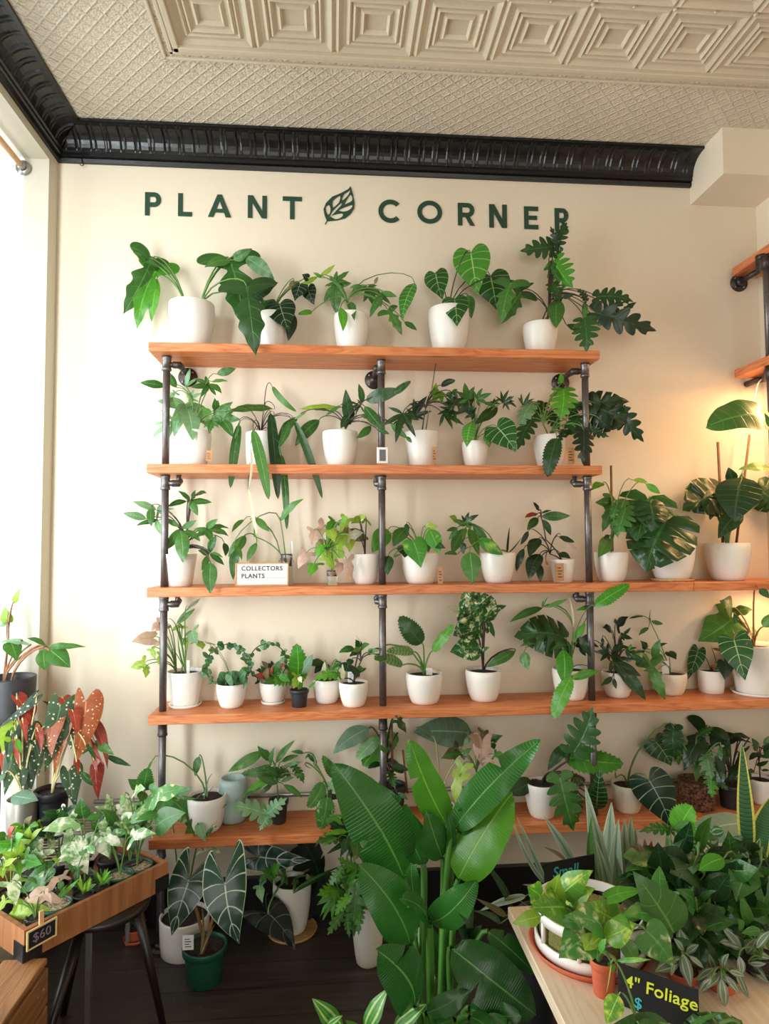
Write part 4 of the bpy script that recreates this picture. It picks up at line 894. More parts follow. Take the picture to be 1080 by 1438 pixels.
plant('potted_alocasia', 'large-leaved plant in a wide white pot and saucer, far right of the fourth shelf', CC, ('tap', 475, 1030, 1218, 200), 'green',
 '''k.green 385 925 240 1022 1.45 0; k.green 392 900 472 888 1.2; g.green 385 880 330 850 1.3; h.veined 392 1015 440 1186 .88 0; n.brownish 445 1035 462 980 2.5; o.green 515 960 560 900 1; o.dark 500 800 540 840 1''', 4, group=g4, saucer=('white_pot', .95), sr=.0035, stem='stem_red')
# lowest shelf
L = (200, 1000, 3.283); G = (440, 980, 3.141); R_ = (700, 980, 2.842)
plant('potted_alocasia', 'sprouting white pot with one small curled leaf on the left end of the lowest shelf', L, ('tulip', 298, 380, 565, 176), 'green',
 '''n.pale 285 400 325 280 .5; o.green 262 205 243 296 .75 20; v.green 45 225 20 300 1; e.green 250 400 150 380 .4; n.green 300 390 330 340 .6''', 5, group=g5, sr=.003, soilm='soil', extra=ptag(278, 330, 296, 400, 'card', True, dy=.1, name='plant_label'))
def bluevase():
    c = at(200+420/3.283, 1000+400/3.283, -.07); z = ZS[4]; H = at(300, 1000+298/3.283, -.07).z-z; W = 66/3.283*(c-CAM).dot(CF)/FOC
    mb = MB(); mb.lathe((c.x, -.08, z), [(0, 0), (W*.75, 0), (W*.9, .01), (W, .04), (W, H*.85), (W*.95, H*.96), (W*.8, H), (W*.74, H*.98), (W*.8, H*.7), (0, H*.65)], 'blue_pot', 32)
    tag(mb.build('glazed_vase', sub=(c.x, -.08, z)), 'rounded pale blue-grey vase without a plant, behind the leaves on the lowest shelf', 'vase')
bluevase()
plant('potted_philodendron', 'arching long-leaved philodendron with one big pale lobed leaf, dark pot, lowest shelf', L, ('nurs', 628, 400, 520, 90), 'green',
 '''@ 620 330; l.green 560 180 395 275 1.1; l.green 600 225 530 155 1.2; l.green 615 235 705 128 .8; l.green 640 230 720 200 1.2; z.green 660 290 455 285 .7; e.green 650 250 740 230 .4; m.green 700 250 745 330 .8; m.green 680 290 600 260 .7; e.green 600 240 480 290 .4; e.green 590 310 455 390 .6; l.bright 600 300 470 390 1; e.green 650 335 738 395 .7; e.green 640 300 560 250 .6; l.green 590 250 610 160 1; e.dark 600 330 540 380 .8; z.green 700 290 750 300 1
 e.green 640 320 700 300 .7; l.green 620 330 530 300 1.2; @@; m.pale 585 480 400 430 .8 10; m.pale 575 470 668 395 .9 10; m.pale 580 480 540 548 .9''', 5, group=g5, potmat='charcoal_pot', sr=.0022)
plant('potted_alocasia', 'speckled serrated-leaf plant leaning left, white pot left of the big paddle leaves', L, ('tulip', 868, 385, 520, 120), 'variegated',
 '''@ 800 240; l.green 745 190 685 182 1; l.green 770 195 750 215 1.4; e.dark 800 230 760 190 .8; l.green 790 240 820 270 1; @@; n.green 750 240 780 260 1; z.green 832 325 762 442 1.5; z.variegated 852 390 822 542 1.6; m.green 860 340 930 330 1; z.green 900 300 830 200 1;e.bright 880 480 960 500 .8''', 5, group=g5, sr=.003)
plant('potted_philodendron', 'staked philodendron with grey-green heart leaves and a pale new leaf behind the big paddle leaves', G, ('nurs', 350, 380, 540, 120), 'grey',
 '''@ 320 300; o.grey 245 135 85 248 .7 0; z.pale 285 170 190 270 1.4; z.bright 370 160 215 300 1.2; k.dark 375 98 410 155 1.2; z.dark 330 270 400 330 1.2; z.dark 300 290 240 310 1.2; m.green 300 200 350 230 1; m.green 340 330 360 400 1; o.grey 290 380 230 420 1; e.dark 370 420 420 450 .8; e.green 330 240 280 200 .7;z.dark 350 300 420 320 1''', 5, group=g5, potmat='charcoal_pot', sr=.004, stem='stem_dark', Y=-.1, extra=both(stake(350, 400, 345, 100, .006, 'stake', -.02), stake(415, 420, 395, 230, .005, 'stake', -.02)))
plant('potted_philodendron', 'huge dull grey-green leaf hanging sideways under the fourth board, behind the paddle leaves', G, ('tulip', 560, 470, 560, 130), 'grey',
 '''o.grey 700 155 440 150 .85 0; o.grey 520 170 450 128 .7; o.green 660 250 560 270 .4''', 5, group=g5, sr=.0035, stem='stem_pale', Y=-.1)
plant('potted_syngonium', 'pink-centred arrowhead plant with hanging green leaves in a white pot behind the paddle leaves', G, ('tulip', 760, 430, 545, 130), 'brownish',
 '''@ 720 330; k.brownish 750 150 735 210 1; k.green 775 180 838 165 .9; k.green 790 200 800 230 1; k.brownish 640 230 565 268 1; o.dark 620 230 640 290 1; k.green 660 250 700 220 1; k.pale 690 170 660 210 1; k.pink 740 215 680 165 1.2; s.pink 745 190 748 305 1.1 0; k.green 800 250 845 260 1; k.pink 760 270 800 290 1; k.green 730 350 790 350 1; k.lime 660 300 640 400 1; k.lime 645 350 628 465 .9''', 5, group=g5, sr=.0018)
plant('potted_philodendron', 'large saw-edged philodendron in a white pot left of the last pipe, lowest shelf', R_, ('tulip', 172, 335, 490, 134), 'green',
 '''@ 280 250; m.dark 300 215 378 36 1.05 0; o.dark 275 190 196 290 .6; m.dark 300 210 270 260 .9; z.bright 262 235 500 262 1.15 0; @@; o.dark 130 330 25 385 .8; m.dark 290 310 340 350 1.2; o.veined 392 445 405 286 .75 0; m.dark 300 380 320 480 .9; m.green 245 318 300 532 .95 0; e.dark 360 380 385 330 .9;z.dark 345 330 290 320 1.6''', 5, group=g5, sr=.0035, stem='stem_dark')
plant('potted_anthurium', 'anthurium with two large black-green heart leaves and silver veins in a cream pot, lowest shelf', R_, ('tulip', 513, 340, 468, 122), 'veindark',
 '''h.veined 628 175 690 272 1.15 0; h.veindark 602 330 690 520 .95 0; m.dark 700 120 710 250 1; n.stake 468 320 466 285 2'''.replace('n.stake', 'n.brownish'), 5, group=g5, sr=.0028, potmat='cream_pot')
plant('potted_philodendron', 'lobed philodendron in a clear pot packed with bark chips on the lowest shelf', R_, ('cyl', 790, 325, 455, 140), 'dark',
 '''m.green 700 115 690 225 1.05; m.green 695 150 720 270 1; @@; f.dark 830 120 740 292 1.1 0; m.green 800 150 860 115 .9; m.dark 840 190 800 240 1; m.pale 830 225 850 330 1; m.bright 850 300 855 400 1; l.green 890 190 870 290 1; m.green 860 320 920 370 .8; e.dark 870 230 890 330 .8''', 5, group=g5, potmat='bark', soilm='bark', sr=.0035, texture=None)
plant('potted_philodendron', 'dark philodendron with long drooping leaves near the right end of the lowest shelf', R_, ('nurs', 930, 340, 450, 110), 'deep',
 '''o.deep 870 160 990 175 .6; e.deep 950 170 850 180 .8; l.dark 985 170 1010 180 1; o.deep 880 150 850 200 1; e.dark 1000 160 925 150 .8; l.dark 920 190 860 300 1.4; e.dark 960 260 915 340 .9; o.dark 960 220 985 260 .8; l.dark 1000 200 960 230 1.3; e.dark 910 200 920 160 1; l.deep 900 260 880 360 1.5;o.dark 980 280 1010 330 .8;e.dark 900 300 870 240 1''', 5, group=g5, potmat='charcoal_pot', sr=.003, stem='stem_dark')
plant('potted_ficus', 'thin-stemmed pointed-leaf plant in a white pot, right edge of the lowest shelf', R_, ('tulip', 1045, 320, 432, 96), 'dark',
 '''@ 1040 260; l.dark 1050 200 1010 190 1.3; e.dark 1060 220 1085 170 .9; e.dark 1050 200 1080 215 .8; l.dark 1040 220 1000 250 1.4; e.green 1060 190 1090 150 .9; l.dark 1030 270 1080 250 1; e.dark 1050 290 1085 290 .8; l.dark 1035 230 1090 240 1.2; e.dark 1030 210 1010 160 .9;e.dark 1060 240 1100 200 .9;l.dark 1020 290 990 300 1.2''', 5, group=g5, sr=.002, stem='stem_dark')
# ------------------------------------------------------------------ floor plants below the shelves
L = (200, 1000, 3.283); G = (440, 980, 3.141); R_ = (700, 980, 2.842); K = (0, 1080, 4.015); K4 = (0, 820, 3.996)
gf = 'potted plants standing on the dark floor'
plant('potted_pothos', 'tall white pot with creamy striped leaves, on the floor behind the green nursery pot', L, ('cyl', 195, 930, 1150, 226), 'variegated',
 '''! 170; g.variegated 215 480 70 350 .8; g.pale 150 370 230 345 .8; @ 250 620; o.green 270 470 392 425 .55; g.green 235 590 215 500 .9; o.variegated 270 560 205 620 .9; o.variegated 290 560 350 520 .7; k.varheavy 300 560 325 530 .8; k.varheavy 310 620 362 652 .9; k.varheavy 280 640 245 660 .7; g.pale 260 520 295 600 .8; o.green 210 530 230 490 .8''', z=0, group=gf, sr=.0028, wall=False, spread=.1)
plant('potted_alocasia', 'black-leaved alocasia in a white pot on a round wooden saucer on the floor', L, ('tulip', 690, 775, 1045, 176), 'alodark',
 '''m.deep 820 775 668 505 .95; ! 720; v.green 700 820 930 705 .35; v.green 705 830 900 745 .3; v.green 700 835 860 730 .3; ! 670; e.green 640 800 665 700 .4; a.alocasia 540 668 780 682 .62 20; m.green 610 720 535 780 1; m.bright 590 760 640 700 .9; k.pale 540 800 555 880 1; a.alodark 580 930 706 1098 1.05 0''', z=0, group=gf, sr=.004, wall=False, saucer=('bamboo', 1.32), spread=.2)
plant('potted_alocasia', 'alocasia with white-veined arrow leaves in a dark green nursery pot on the floor', L, ('nurs', 288, 1068, 1285, 200), 'alocasia',
 '''v.stemmy 268 1120 270 880 .35; v.stemmy 272 1120 345 960 .35; a.alocasia 214 778 134 1032 1.02 0; a.alocasia 380 790 448 1070 1.02 4'''.replace('v.stemmy', 'v.brownish'), z=0, group=gf, sr=.006, potmat='green_pot', stem='stem_red', wall=False, spread=.14, arch=.1,
 extra=ptag(185, 1030, 236, 1095, 'card', True, dy=.04, name='plant_label'))
plant('terracotta_pot', 'small orange terracotta pot and saucer on the floor beyond the stool', K, ('band', 762, 890, 985, 112), 'dark', 'e.dark 760 880 700 840 .8;e.dark 765 880 830 850 .8', z=0, group=gf, potmat='terracotta', saucer=('terracotta', 1.15), wall=False, spread=.05)
def bush(cx, cy, rx, ry, n, types, mats, ln, seed, droop=.35, inner=.0):
    r = random.Random(seed); o = []; nb = max(3, n//7)
    for b in range(nb):
        a = 2*PI*(b*.381966); q = math.sqrt((b+.5)/nb)*.85; bx, by = cx+rx*q*math.cos(a), cy+ry*q*math.sin(a)
        o.append((by+r.uniform(-30, 30), bx, by))
    o.sort(); out = []
    for _, bx, by in o:
        out.append('@ %.0f %.0f' % (bx, by))
        for i in range(n//nb):
            l = ln*r.uniform(.7, 1.25); a2 = 2*PI*(i/(n//nb))+r.uniform(-.5, .5); dx, dy = math.cos(a2), math.sin(a2)*.75+droop
            k = l/math.hypot(dx, dy); s0 = r.uniform(.1, .45)
            out.append('%s.%s %.0f %.0f %.0f %.0f %.2f' % (r.choice(types), r.choice(mats), bx+dx*k*s0, by+dy*k*s0*.6, bx+dx*k*(1+s0), by+dy*k*(1+s0), r.uniform(.75, 1.1)))
    out.append('@@')
    return ';'.join(out)
plant('potted_monstera', 'bushy split-leaved green plant spilling to the floor left of the big paddle leaves', G, ('tulip', 240, 800, 1010, 150), 'green',
 bush(185, 770, 110, 200, 26, ['m', 'H', 'm', 'F'], ['green', 'green', 'bright', 'dark'], 115, 3, .6)+''';o.dark 150 620 130 690 1; o.green 200 640 280 720 .9; g.green 190 640 180 720 1; e.bright 90 530 60 560 .8; e.bright 150 590 50 605 .5; e.bright 110 620 45 655 .5; e.bright 130 560 75 525 .7; m.green 120 760 70 830 1;m.green 190 850 180 1055 .7; m.green 130 950 60 1050 .7; m.green 150 960 160 1060 .6; m.green 210 930 200 1050 .6; m.bright 150 880 95 960 .8''', z=0, Y=-.32, group=gf, sr=.002, wall=False, spread=.25)
plant('potted_dracaena', 'grey-green strap-leaved plant on the floor between the paddle leaves and the table', R_, ('nurs', 150, 850, 1000, 150), 'silver',
 '''! 150; v.silver 190 745 48 465 .35; v.silver 188 730 72 470 .4; v.silver 300 660 180 470 1.0; v.brownish 270 650 180 595 .9; v.snake 20 820 130 900 .01; v.dark 55 850 -75 640 .8; v.silver 110 790 -75 850 .9; v.dark 40 880 -110 800 .01; v.brownish 30 870 -90 800 1; v.silver 180 760 95 745 .7; v.dark 10 900 -100 850 1.1; v.silver 20 1270 95 1180 .9''', z=0, Y=-.72, group=gf, sr=.002, wall=False, spread=.1, potmat='black_pot')
plant('potted_snake_plant', 'snake plant with upright silvery grey leaves behind the white ring planter', R_, ('tulip', 450, 850, 1100, 190), 'silver',
 '''! 400; v-.silver 400 760 345 345 .9; v-.silver 560 780 545 520 1.2; v-.silver 500 790 490 560 1.3; v-.silver 450 790 470 500 1; v-.silver 430 770 355 400 .7; v-.silver 440 770 452 415 1.3; v-.silver 500 780 530 470 1.3; v-.silver 480 780 480 480 1.1; v-.silver 545 780 505 480 1.1; v-.silver 410 800 410 640 1.8; v-.silver 470 800 465 620 1.7; v-.silver 520 800 515 660 1.4; v-.green 400 770 372 470 .7; v-.silver 380 780 365 600 1; v-.silver 440 790 385 560 .8''', z=0, Y=-.93, group=gf, sr=.002, wall=False, spread=.1)
# big bird of paradise in the middle
plant('bird_of_paradise', 'very large plant with glossy torn paddle leaves on long stalks, centre foreground', G, ('nurs', 545, 1560, 1980, 330), 'paddle',
 '''! 470; p.paddle 490 740 400 490 1; p.paddle 470 1010 430 700 .8; p.paddle 540 1230 515 1000 .45; o.dark 700 1010 640 930 1.2; g.dark 700 1130 745 1000 1; p.paddle 480 730 250 370 .8; ! 500; p.paddle 400 795 85 285 1.05 -8; ! 560; p.paddlebright 590 560 425 185 .95 12; p.paddle 570 705 500 500 1.35 5; p.paddle 605 700 590 500 .5; p.paddle 640 590 715 470 1.4 10; p.paddle 620 580 1003 185 .7 15
 ! 600; p.paddlebright 640 800 880 415 1.3 -10; ! 570; p.paddle 770 1030 975 1215 1.25; ! 480; p.paddle 428 1085 200 735 1.25 0; ! 520; p.paddle 510 995 385 885 1.3 30; p.paddle 520 990 722 800 1.05 28; ! 620; p.paddle 610 1105 985 1400 1.35 10; p.paddle 690 1370 920 1405 1.4 30; ! 480; p.paddle 447 1355 280 1112 1.4 0; ! 530; p.paddle 500 1390 690 1290 1.1 25
 ; p.paddle 690 1410 800 1480 1.3 ;p.paddle 620 1420 520 1470 1.2; p.paddle 760 1410 900 1480 1.3''', z=0, Y=-1.1, group=gf, sr=.0085, stem='sleaf', wall=False, potmat='black_pot', spread=.3, arch=.45)
plant('potted_corn_plant', 'bright green plant with pale-centred leaves at the bottom edge, left of the paddle-leaf stalks', G, ('nurs', 120, 1560, 1900, 200), 'dwhite',
 '''e.dwhite 130 1470 -5 1325 .9; e.dwhite 225 1480 330 1280 .9; e.dwhite 350 1470 500 1350 .9; e.dwhite 60 1450 130 1400 .8; e.paddlebright 230 1490 140 1420 .8''', z=0, Y=-1.2, group=gf, wall=False, potmat='black_pot', spread=.05, sr=.004)

# ------------------------------------------------------------------ left corner: window-bay stand, wire rack, crate, stool, tray
def frame_stand(name, label, x0, x1, y0, y1, z0, z1, r, cat, wires=0, mesh=None):
    c = ((x0+x1)/2, (y0+y1)/2, z0); t = thing(name, c, label, cat)
    for x in (x0+r, x1-r):
        for y in (y0+r, y1-r): mb = MB(); mb.box((x-r, y-r, z0), (x+r, y+r, z1), mesh or 'black_metal'); mb.build('leg', t, c)
    mb = MB()
    for a, b in (((x0, y0), (x1, y0+2*r)), ((x0, y1-2*r), (x1, y1)), ((x0, y0), (x0+2*r, y1)), ((x1-2*r, y0), (x1, y1))):
        mb.box((a[0], a[1], z1-2*r), (b[0], b[1], z1), mesh or 'black_metal')
    mb.build('top_frame', t, c)
    mb = MB()
    for i in range(wires):
        y = y0+(y1-y0)*(i+.5)/wires; mb.tube([(x0, y, z1-.003), (x1, y, z1-.003)], .0025, mesh or 'black_metal', 6)
    if wires: mb.build('wire_top', t, c)
    return t
frame_stand('plant_stand', 'black metal stand in the window bay under the dark grey pot', -1.50, -1.20, -.36, -.12, WZ0, .885, .009, 'plant stand', 6)
frame_stand('wire_rack', 'steel wire rack in the left corner holding the begonias', -1.17, -.80, -.56, -.12, 0, .52, .008, 'rack', 18, 'steel')
plant('potted_philodendron', 'green hand-leaved philodendron in a dark grey pot by the window at the left edge', K4, ('cyl', 55, 520, 740, 268), 'green',
 '''! 30; g.lime 45 215 28 125 1; g.lime 80 100 115 25 .6; n.brownish 40 320 55 120 .5; g.pale 30 225 -10 245 .8; ! 20; e.pale 170 345 -10 330 .5; g.pale 120 320 60 330 .8; g.green 60 330 95 435 1.2; e.green 255 345 150 305 .8; ! 60; e.green 245 365 255 485 1.6 0; e.green 265 350 482 352 .45; o.green 278 372 395 470 1.15 0; e.green 250 350 230 320 .7''', z=.888, Y=-.24, potmat='charcoal_pot', wall=False, sr=.0035, stem='stem_red', spread=.06, fill=.85)
plant('potted_begonia', 'begonia with orange-red white-dotted wing leaves in a dark pot on the wire rack', K4, ('nurs', 292, 1150, 1310, 190), 'begonia',
 '''b.begonia 320 690 235 655 0.44; b.rustred 440 690 385 735 0.74; b.rustred 355 645 385 745 0.81; @ 430 770; e.dark 450 950 505 930 .8; e.green 530 880 640 960 .8; e.dark 595 962 738 1022 .5; b.rustred 540 810 602 1040 0.33; b.rustred 500 895 582 1020 0.30; b.rustred 525 955 548 1060 0.44; b.rustred 535 1040 552 1215 0.59; e.dark 450 1050 545 1140 .7; @@; b.begonia 385 1050 425 1262 0.74; b.begonia 360 760 400 930 0.74; @ 370 830; b.begoniared 480 660 410 1030 0.53 0; b.begoniared 345 775 308 1065 0.46 20
 ; b.begoniared 235 815 200 995 0.70 -10; b.begonia 335 690 250 1060 0.58 -10; b.begoniared 300 760 290 980 .6 15; b.rustred 410 720 430 860 .6; e.dark 480 900 540 1000 .5; b.rustred 430 1000 440 1080 0.44''', z=.52, Y=-.34, potmat='black_pot', wall=False, sr=.003, stem='stem_pale', spread=.14)
plant('potted_begonia', 'begonia with dark dotted leaves in a silver metal pot, left edge of the rack', K4, ('cyl', 125, 1200, 1350, 160), 'begonia',
 '''b.rustred 100 640 175 800 0.52; b.rustred 160 700 105 880 0.52; b.begonia 190 640 -10 810 0.33 10; g.lime 80 775 10 950 .9; e.bright 70 800 60 990 .7; b.rustred 20 960 10 1060 0.74; b.begonia 100 950 130 1030 0.59; b.begonia 150 845 170 1180 0.52 0; b.begonia 70 960 25 1190 0.59 0; b.begonia 110 1010 120 1170 0.59; o.grey 70 1190 215 1215 .9; e.grey 30 1060 -20 1130 .9; b.rustred 60 900 110 1040 0.30; b.rustred 215 830 230 960 0.37; b.begonia 200 900 215 1080 0.44; b.begonia 60 850 45 1010 .6; b.rustred 85 880 100 990 .4; b.rustred 130 780 150 900 0.37; e.lime 60 880 10 860 .8;e.bright 95 870 120 950 .7''', z=.52, Y=-.4, potmat='steel', wall=False, sr=.003, stem='stem_pale', spread=.14)
# stool
def stool():
    sc = V((-.735, -.63, 0)); t = thing('stool', sc, 'dark wooden round stool carrying the tray of small plants', 'stool')
    mb = MB(); mb.lathe((sc.x, sc.y, 0), [(0, .4), (.12, .4), (.138, .408), (.143, .42), (.138, .43), (0, .43)], 'stool_wood', 40); mb.build('seat', t, sc)
    for fx, fy in ((-.55, -.6), (-.905, -.5), (-.85, -.93)):
        f = V((fx, fy, 0)); d = (f-sc).normalized(); top = sc+d*.1+V((0, 0, .4)); mb = MB(); mb.tube([top, f], .0165, 'stool_wood', 12, True, .010); mb.build('leg', t, sc)
stool()
A0 = atz(33, 1352, .432); B0 = atz(236, 1246, .432)
E1 = (B0-A0).normalized(); E2 = V((-E1.y, E1.x, 0)); LEN = (B0-A0).length; WID = .42
def tray():
    t = thing('wooden_tray', A0+E1*LEN/2+E2*WID/2, 'long wooden tray with black metal corners full of small potted plants', 'tray'); s = t.location
    mt = basis(A0, E1, E2, (0, 0, 1)); h = .085; th = .014
    for nm, a, b in (('side_panel', (0, 0, 0), (LEN, th, h)), ('side_panel', (0, WID-th, 0), (LEN, WID, h)), ('end_panel', (LEN-th, th, 0), (LEN, WID-th, h))):
        mb = MB(); mb.box(a, b, 'tray_wood', mt); mb.build(nm, t, s)
    mb = MB(); mb.box((0, th, 0), (th, WID*.36, h), 'tray_wood', mt); mb.box((0, WID*.64, 0), (th, WID-th, h), 'tray_wood', mt); mb.box((0, WID*.36, 0), (th, WID*.64, h*.42), 'tray_wood', mt); mb.box((0, WID*.36, h*.78), (th, WID*.64, h), 'tray_wood', mt); mb.build('end_panel', t, s)
    mb = MB(); mb.box((th, th, .001), (LEN-th, WID-th, .009), 'tray_wood', mt); mb.build('base_board', t, s)
    for x0, x1, xe0, xe1 in ((-.002, .05, -.003, 0), (LEN-.05, LEN+.002, LEN, LEN+.003)):
        for y0 in (0, WID):
            mb = MB(); sg_ = -1 if y0 == 0 else 1
            mb.box((x0, min(y0, y0+sg_*.002), -.001), (x1, max(y0, y0+sg_*.002), .045), 'black_metal', mt); mb.box((xe0, min(y0, y0-sg_*.05), -.001), (xe1, max(y0, y0-sg_*.05), .045), 'black_metal', mt); mb.build('corner_bracket', t, s)
tray()
def tpot(name, label, kind, cx, yr, w, potm, mat, leaves, soilm='soil', h=None, sr=.0018, **kw):
    """small pot in the tray: rim centre given in the K frame"""
    zr = .441+(h or .075); p = atz(cx/4.015, 1080+yr/4.015, zr); Rr = w/4.015/2*(p-CAM).dot(CF)/FOC+.004
    u = max(.018+Rr, min(LEN-.02-Rr, (p-A0).dot(E1))); v = max(.016+Rr, min(WID-.016-Rr, (p-A0).dot(E2)))
    p2 = A0+E1*u+E2*v; p2.z = zr; q = p2-CAM; q = q*(FOC/q.dot(CF)); cx = (540+q.dot(CR))*4.015; yr = (719-q.dot(CU)-1080)*4.015; p = p2
    return plant(name, label, K, (kind, cx, yr, yr+80, w), mat, leaves, z=.4415, Y=p.y, potmat=potm, soilm=soilm, wall=False, sr=sr, group='small pots in the wooden tray', **kw)
tpot('glass_jar_plant', 'pink and lime arrowhead plant in a ribbed glass jar, nearest corner of the tray', 'jar', 160, 850, 150, 'glass', 'lime', 'k.lime 215 755 35 835 1 ; k.pink 290 690 130 745 1.1; k.lime 100 760 30 690 1; k.varheavy 60 640 90 770 1;k.lime 30 740 -20 810 1.1;k.pink 250 700 290 760 .9', h=.07, spread=.05)
tpot('potted_palm', 'young grassy seedling in a dark green pot of pale gravel, front row of the tray', 'nurs', 330, 770, 190, 'green_pot', 'bright', 'l.bright 310 740 455 610 .5; l.green 300 740 255 700 .6; l.green 315 730 325 660 .6; l.green 320 740 380 650 .5;l.green 305 735 280 650 .5', 'gravel', spread=.04, sr=.001)
for cx, yr, lb, sd in ((480, 705, 'left', 1), (575, 665, 'right', 2)):
    r = random.Random(sd)
    tpot('potted_palm', 'tufted grassy plant in a square-set black pot, %s one of the pair in the tray' % lb, 'nurs', cx, yr, 115, 'black_pot', 'green', ';'.join('l.%s %d %d %d %d .7' % (r.choice(['green', 'bright', 'lime']), cx+r.randint(-20, 20), yr-15, cx+r.randint(-75, 75), yr-r.randint(30, 115)) for _ in range(16)), spread=.05, sr=.001)
tpot('potted_syngonium', 'white-and-green arrowhead plant in a green gravel pot, right of the black pair in tray', 'nurs', 680, 590, 150, 'green_pot', 'varheavy', 'k.varheavy 560 375 440 402 .9; k.variegated 610 370 735 350 .8; s.varheavy 560 385 615 500 1.3 0; k.varheavy 600 380 695 440 .9;@ 700 470; k.varheavy 745 385 882 365 .8 0; k.variegated 720 330 640 300 .8', 'gravel', spread=.1)
tpot('potted_syngonium', 'tall arrowhead plant in a green gravel pot at the right end of the tray', 'nurs', 835, 565, 165, 'green_pot', 'variegated', 'k.green 800 110 720 55 1.2; z.green 820 120 835 -10 1.5; g.green 810 130 790 190 1.2; k.varheavy 760 130 820 110 .9; g.variegated 950 170 690 325 .55; k.variegated 870 150 1050 105 .9; g.variegated 880 250 760 290 .8; g.green 880 320 1050 245 .9; k.varheavy 700 160 680 220 1', 'gravel', spread=.14)
tpot('potted_syngonium', 'arrowhead plant with white-splashed leaves in a black pot, middle of the tray', 'nurs', 480, 620, 150, 'black_pot', 'varheavy', 'g.green 470 270 460 155 1; k.green 440 320 400 255 1; k.varheavy 415 290 235 350 .9 0; k.varheavy 380 330 415 380 1; g.variegated 560 260 480 290 .8; @ 480 500; g.varheavy 400 410 495 595 .95 0; k.varheavy 500 430 540 480 1; k.varheavy 420 480 310 530 .9 0; k.green 400 520 410 590 1; k.pink 370 600 285 650 .8; k.green 440 560 430 640 .9', spread=.12)
tpot('potted_syngonium', 'arrowhead plant with long pale-striped leaves in a black pot, left part of the tray', 'nurs', 240, 690, 150, 'black_pot', 'varheavy', 'k.varheavy 235 455 110 595 .8; k.varheavy 200 480 270 500 1; g.variegated 290 555 108 708 .7 0; g.green 250 540 180 600 .9; k.lime 120 620 60 700 1; g.varheavy 90 640 60 760 .9;k.lime 330 520 290 500 1; g.green 340 640 350 700 .9', spread=.1)
for i, (cx, yr, md, lb, cl) in enumerate(((620, 500, 'green', 'middle of the back row in the tray', 'green arrowhead'), (760, 500, 'variegated', 'right end of the back row', 'pale-flecked arrowhead'), (330, 520, 'dark', 'left part of the back row', 'dark leafy'), (60, 690, 'lime', 'far left of the tray', 'yellow-green leafy'))):
    tpot('potted_syngonium', '%s plant in a black pot, %s' % (cl, lb), 'nurs', cx, yr, 140, 'black_pot', md, bush(cx, yr-190, 110, 100, 15, ['k', 'g', 'k'], [md, 'varheavy', 'dark'] if i < 3 else ['lime', 'brownish', 'bright'], 85, 20+i, .2), spread=.12)
tpot('potted_coleus', 'mass of olive and rusty leaves at the back left of the tray', 'nurs', 170, 560, 150, 'black_pot', 'brownish', bush(130, 400, 120, 120, 46, ['g', 'e', 'o'], ['lime', 'brownish', 'bright', 'green', 'rustred', 'lime'], 70, 31, .3), spread=.16)
# $60 price board clipped to the tray
def price():
    n = (-E2); c = atz(50, 1318, .50); mt = basis(c, E1, (0, 0, 1), -E2*1.0); up2 = V((0, 0, 1))
    p = atz(33, 1352, .432)-E2*.008; c = p+E1*.045+V((0, 0, .058)); t = thing('price_board', c, 'small tilted chalkboard reading $60 on a wooden clip at the tray corner', 'price sign')
    mt = basis(c, E1*.995+V((0, 0, .05)), V((0, 0, 1)), -E2)
    mb = MB(); w, h = .042, .026
    for a, b in (((-w, -h, -.002), (w, -h+.004, .003)), ((-w, h-.004, -.002), (w, h, .003)), ((-w, -h+.004, -.002), (-w+.004, h-.004, .003)), ((w-.004, -h+.004, -.002), (w, h-.004, .003))): mb.box(a, b, 'pale_wood', mt)
    mb.build('frame', t, c)
    mb = MB(); mb.box((-w+.004, -h+.004, -.001), (w-.004, h-.004, .001), 'chalk_board', mt); mb.build('board', t, c)
    mb = MB(); text_mb(mb, '$60', .034, 'chalk_pale', mt @ Matrix.Translation((0, 0, .0018)), align='CENTER'); mb.build('price', t, c)
    mb = MB(); mb.box((-.006, h-.01, -.008), (.006, h+.035, -.002), 'dowel', mt); mb.build('clothes_peg', t, c)
price()
# crate
def crate():
    x1 = atz(62, 1354, .43).x; x0, y1, y0, zt = -1.16, A0.y+.02, -1.8, .4305; c = ((x0+x1)/2, (y0+y1)/2, 0)
    t = thing('wooden_crate', c, 'rough wooden crate box with dirt specks at the bottom left corner', 'crate')
    n = 3; w = (y1-y0)
    for i in range(3):
        a = x0+(x1-x0)*i/3; mb = MB(); mb.box((a+.003, y0, zt-.016), (x0+(x1-x0)*(i+1)/3-.003, y1, zt), 'crate_wood', bev=.002); mb.build('top_plank', t, c)
    for i in range(4):
        z0 = .01+i*.101
        mb = MB(); mb.box((x1-.016, y0, z0), (x1, y1, z0+.092), 'crate_wood', bev=.002); o = mb.build('side_slat', t, c)
        for y in (y1-.03, y1-.06):
            mb = MB(); mb.tube([(x1, y, z0+.05), (x1+.002, y, z0+.05)], .004, 'steel', 8); mb.build('nail', o, c)
        mb = MB(); mb.box((x0, y1-.016, z0), (x1-.017, y1, z0+.092), 'crate_wood'); mb.build('end_slat', t, c)
    for yy in (y0, y1-.05):
        mb = MB(); mb.box((x1-.04, yy+.001, .005), (x1-.017, yy+.033, zt-.017), 'crate_wood'); mb.build('corner_post', t, c)
crate()

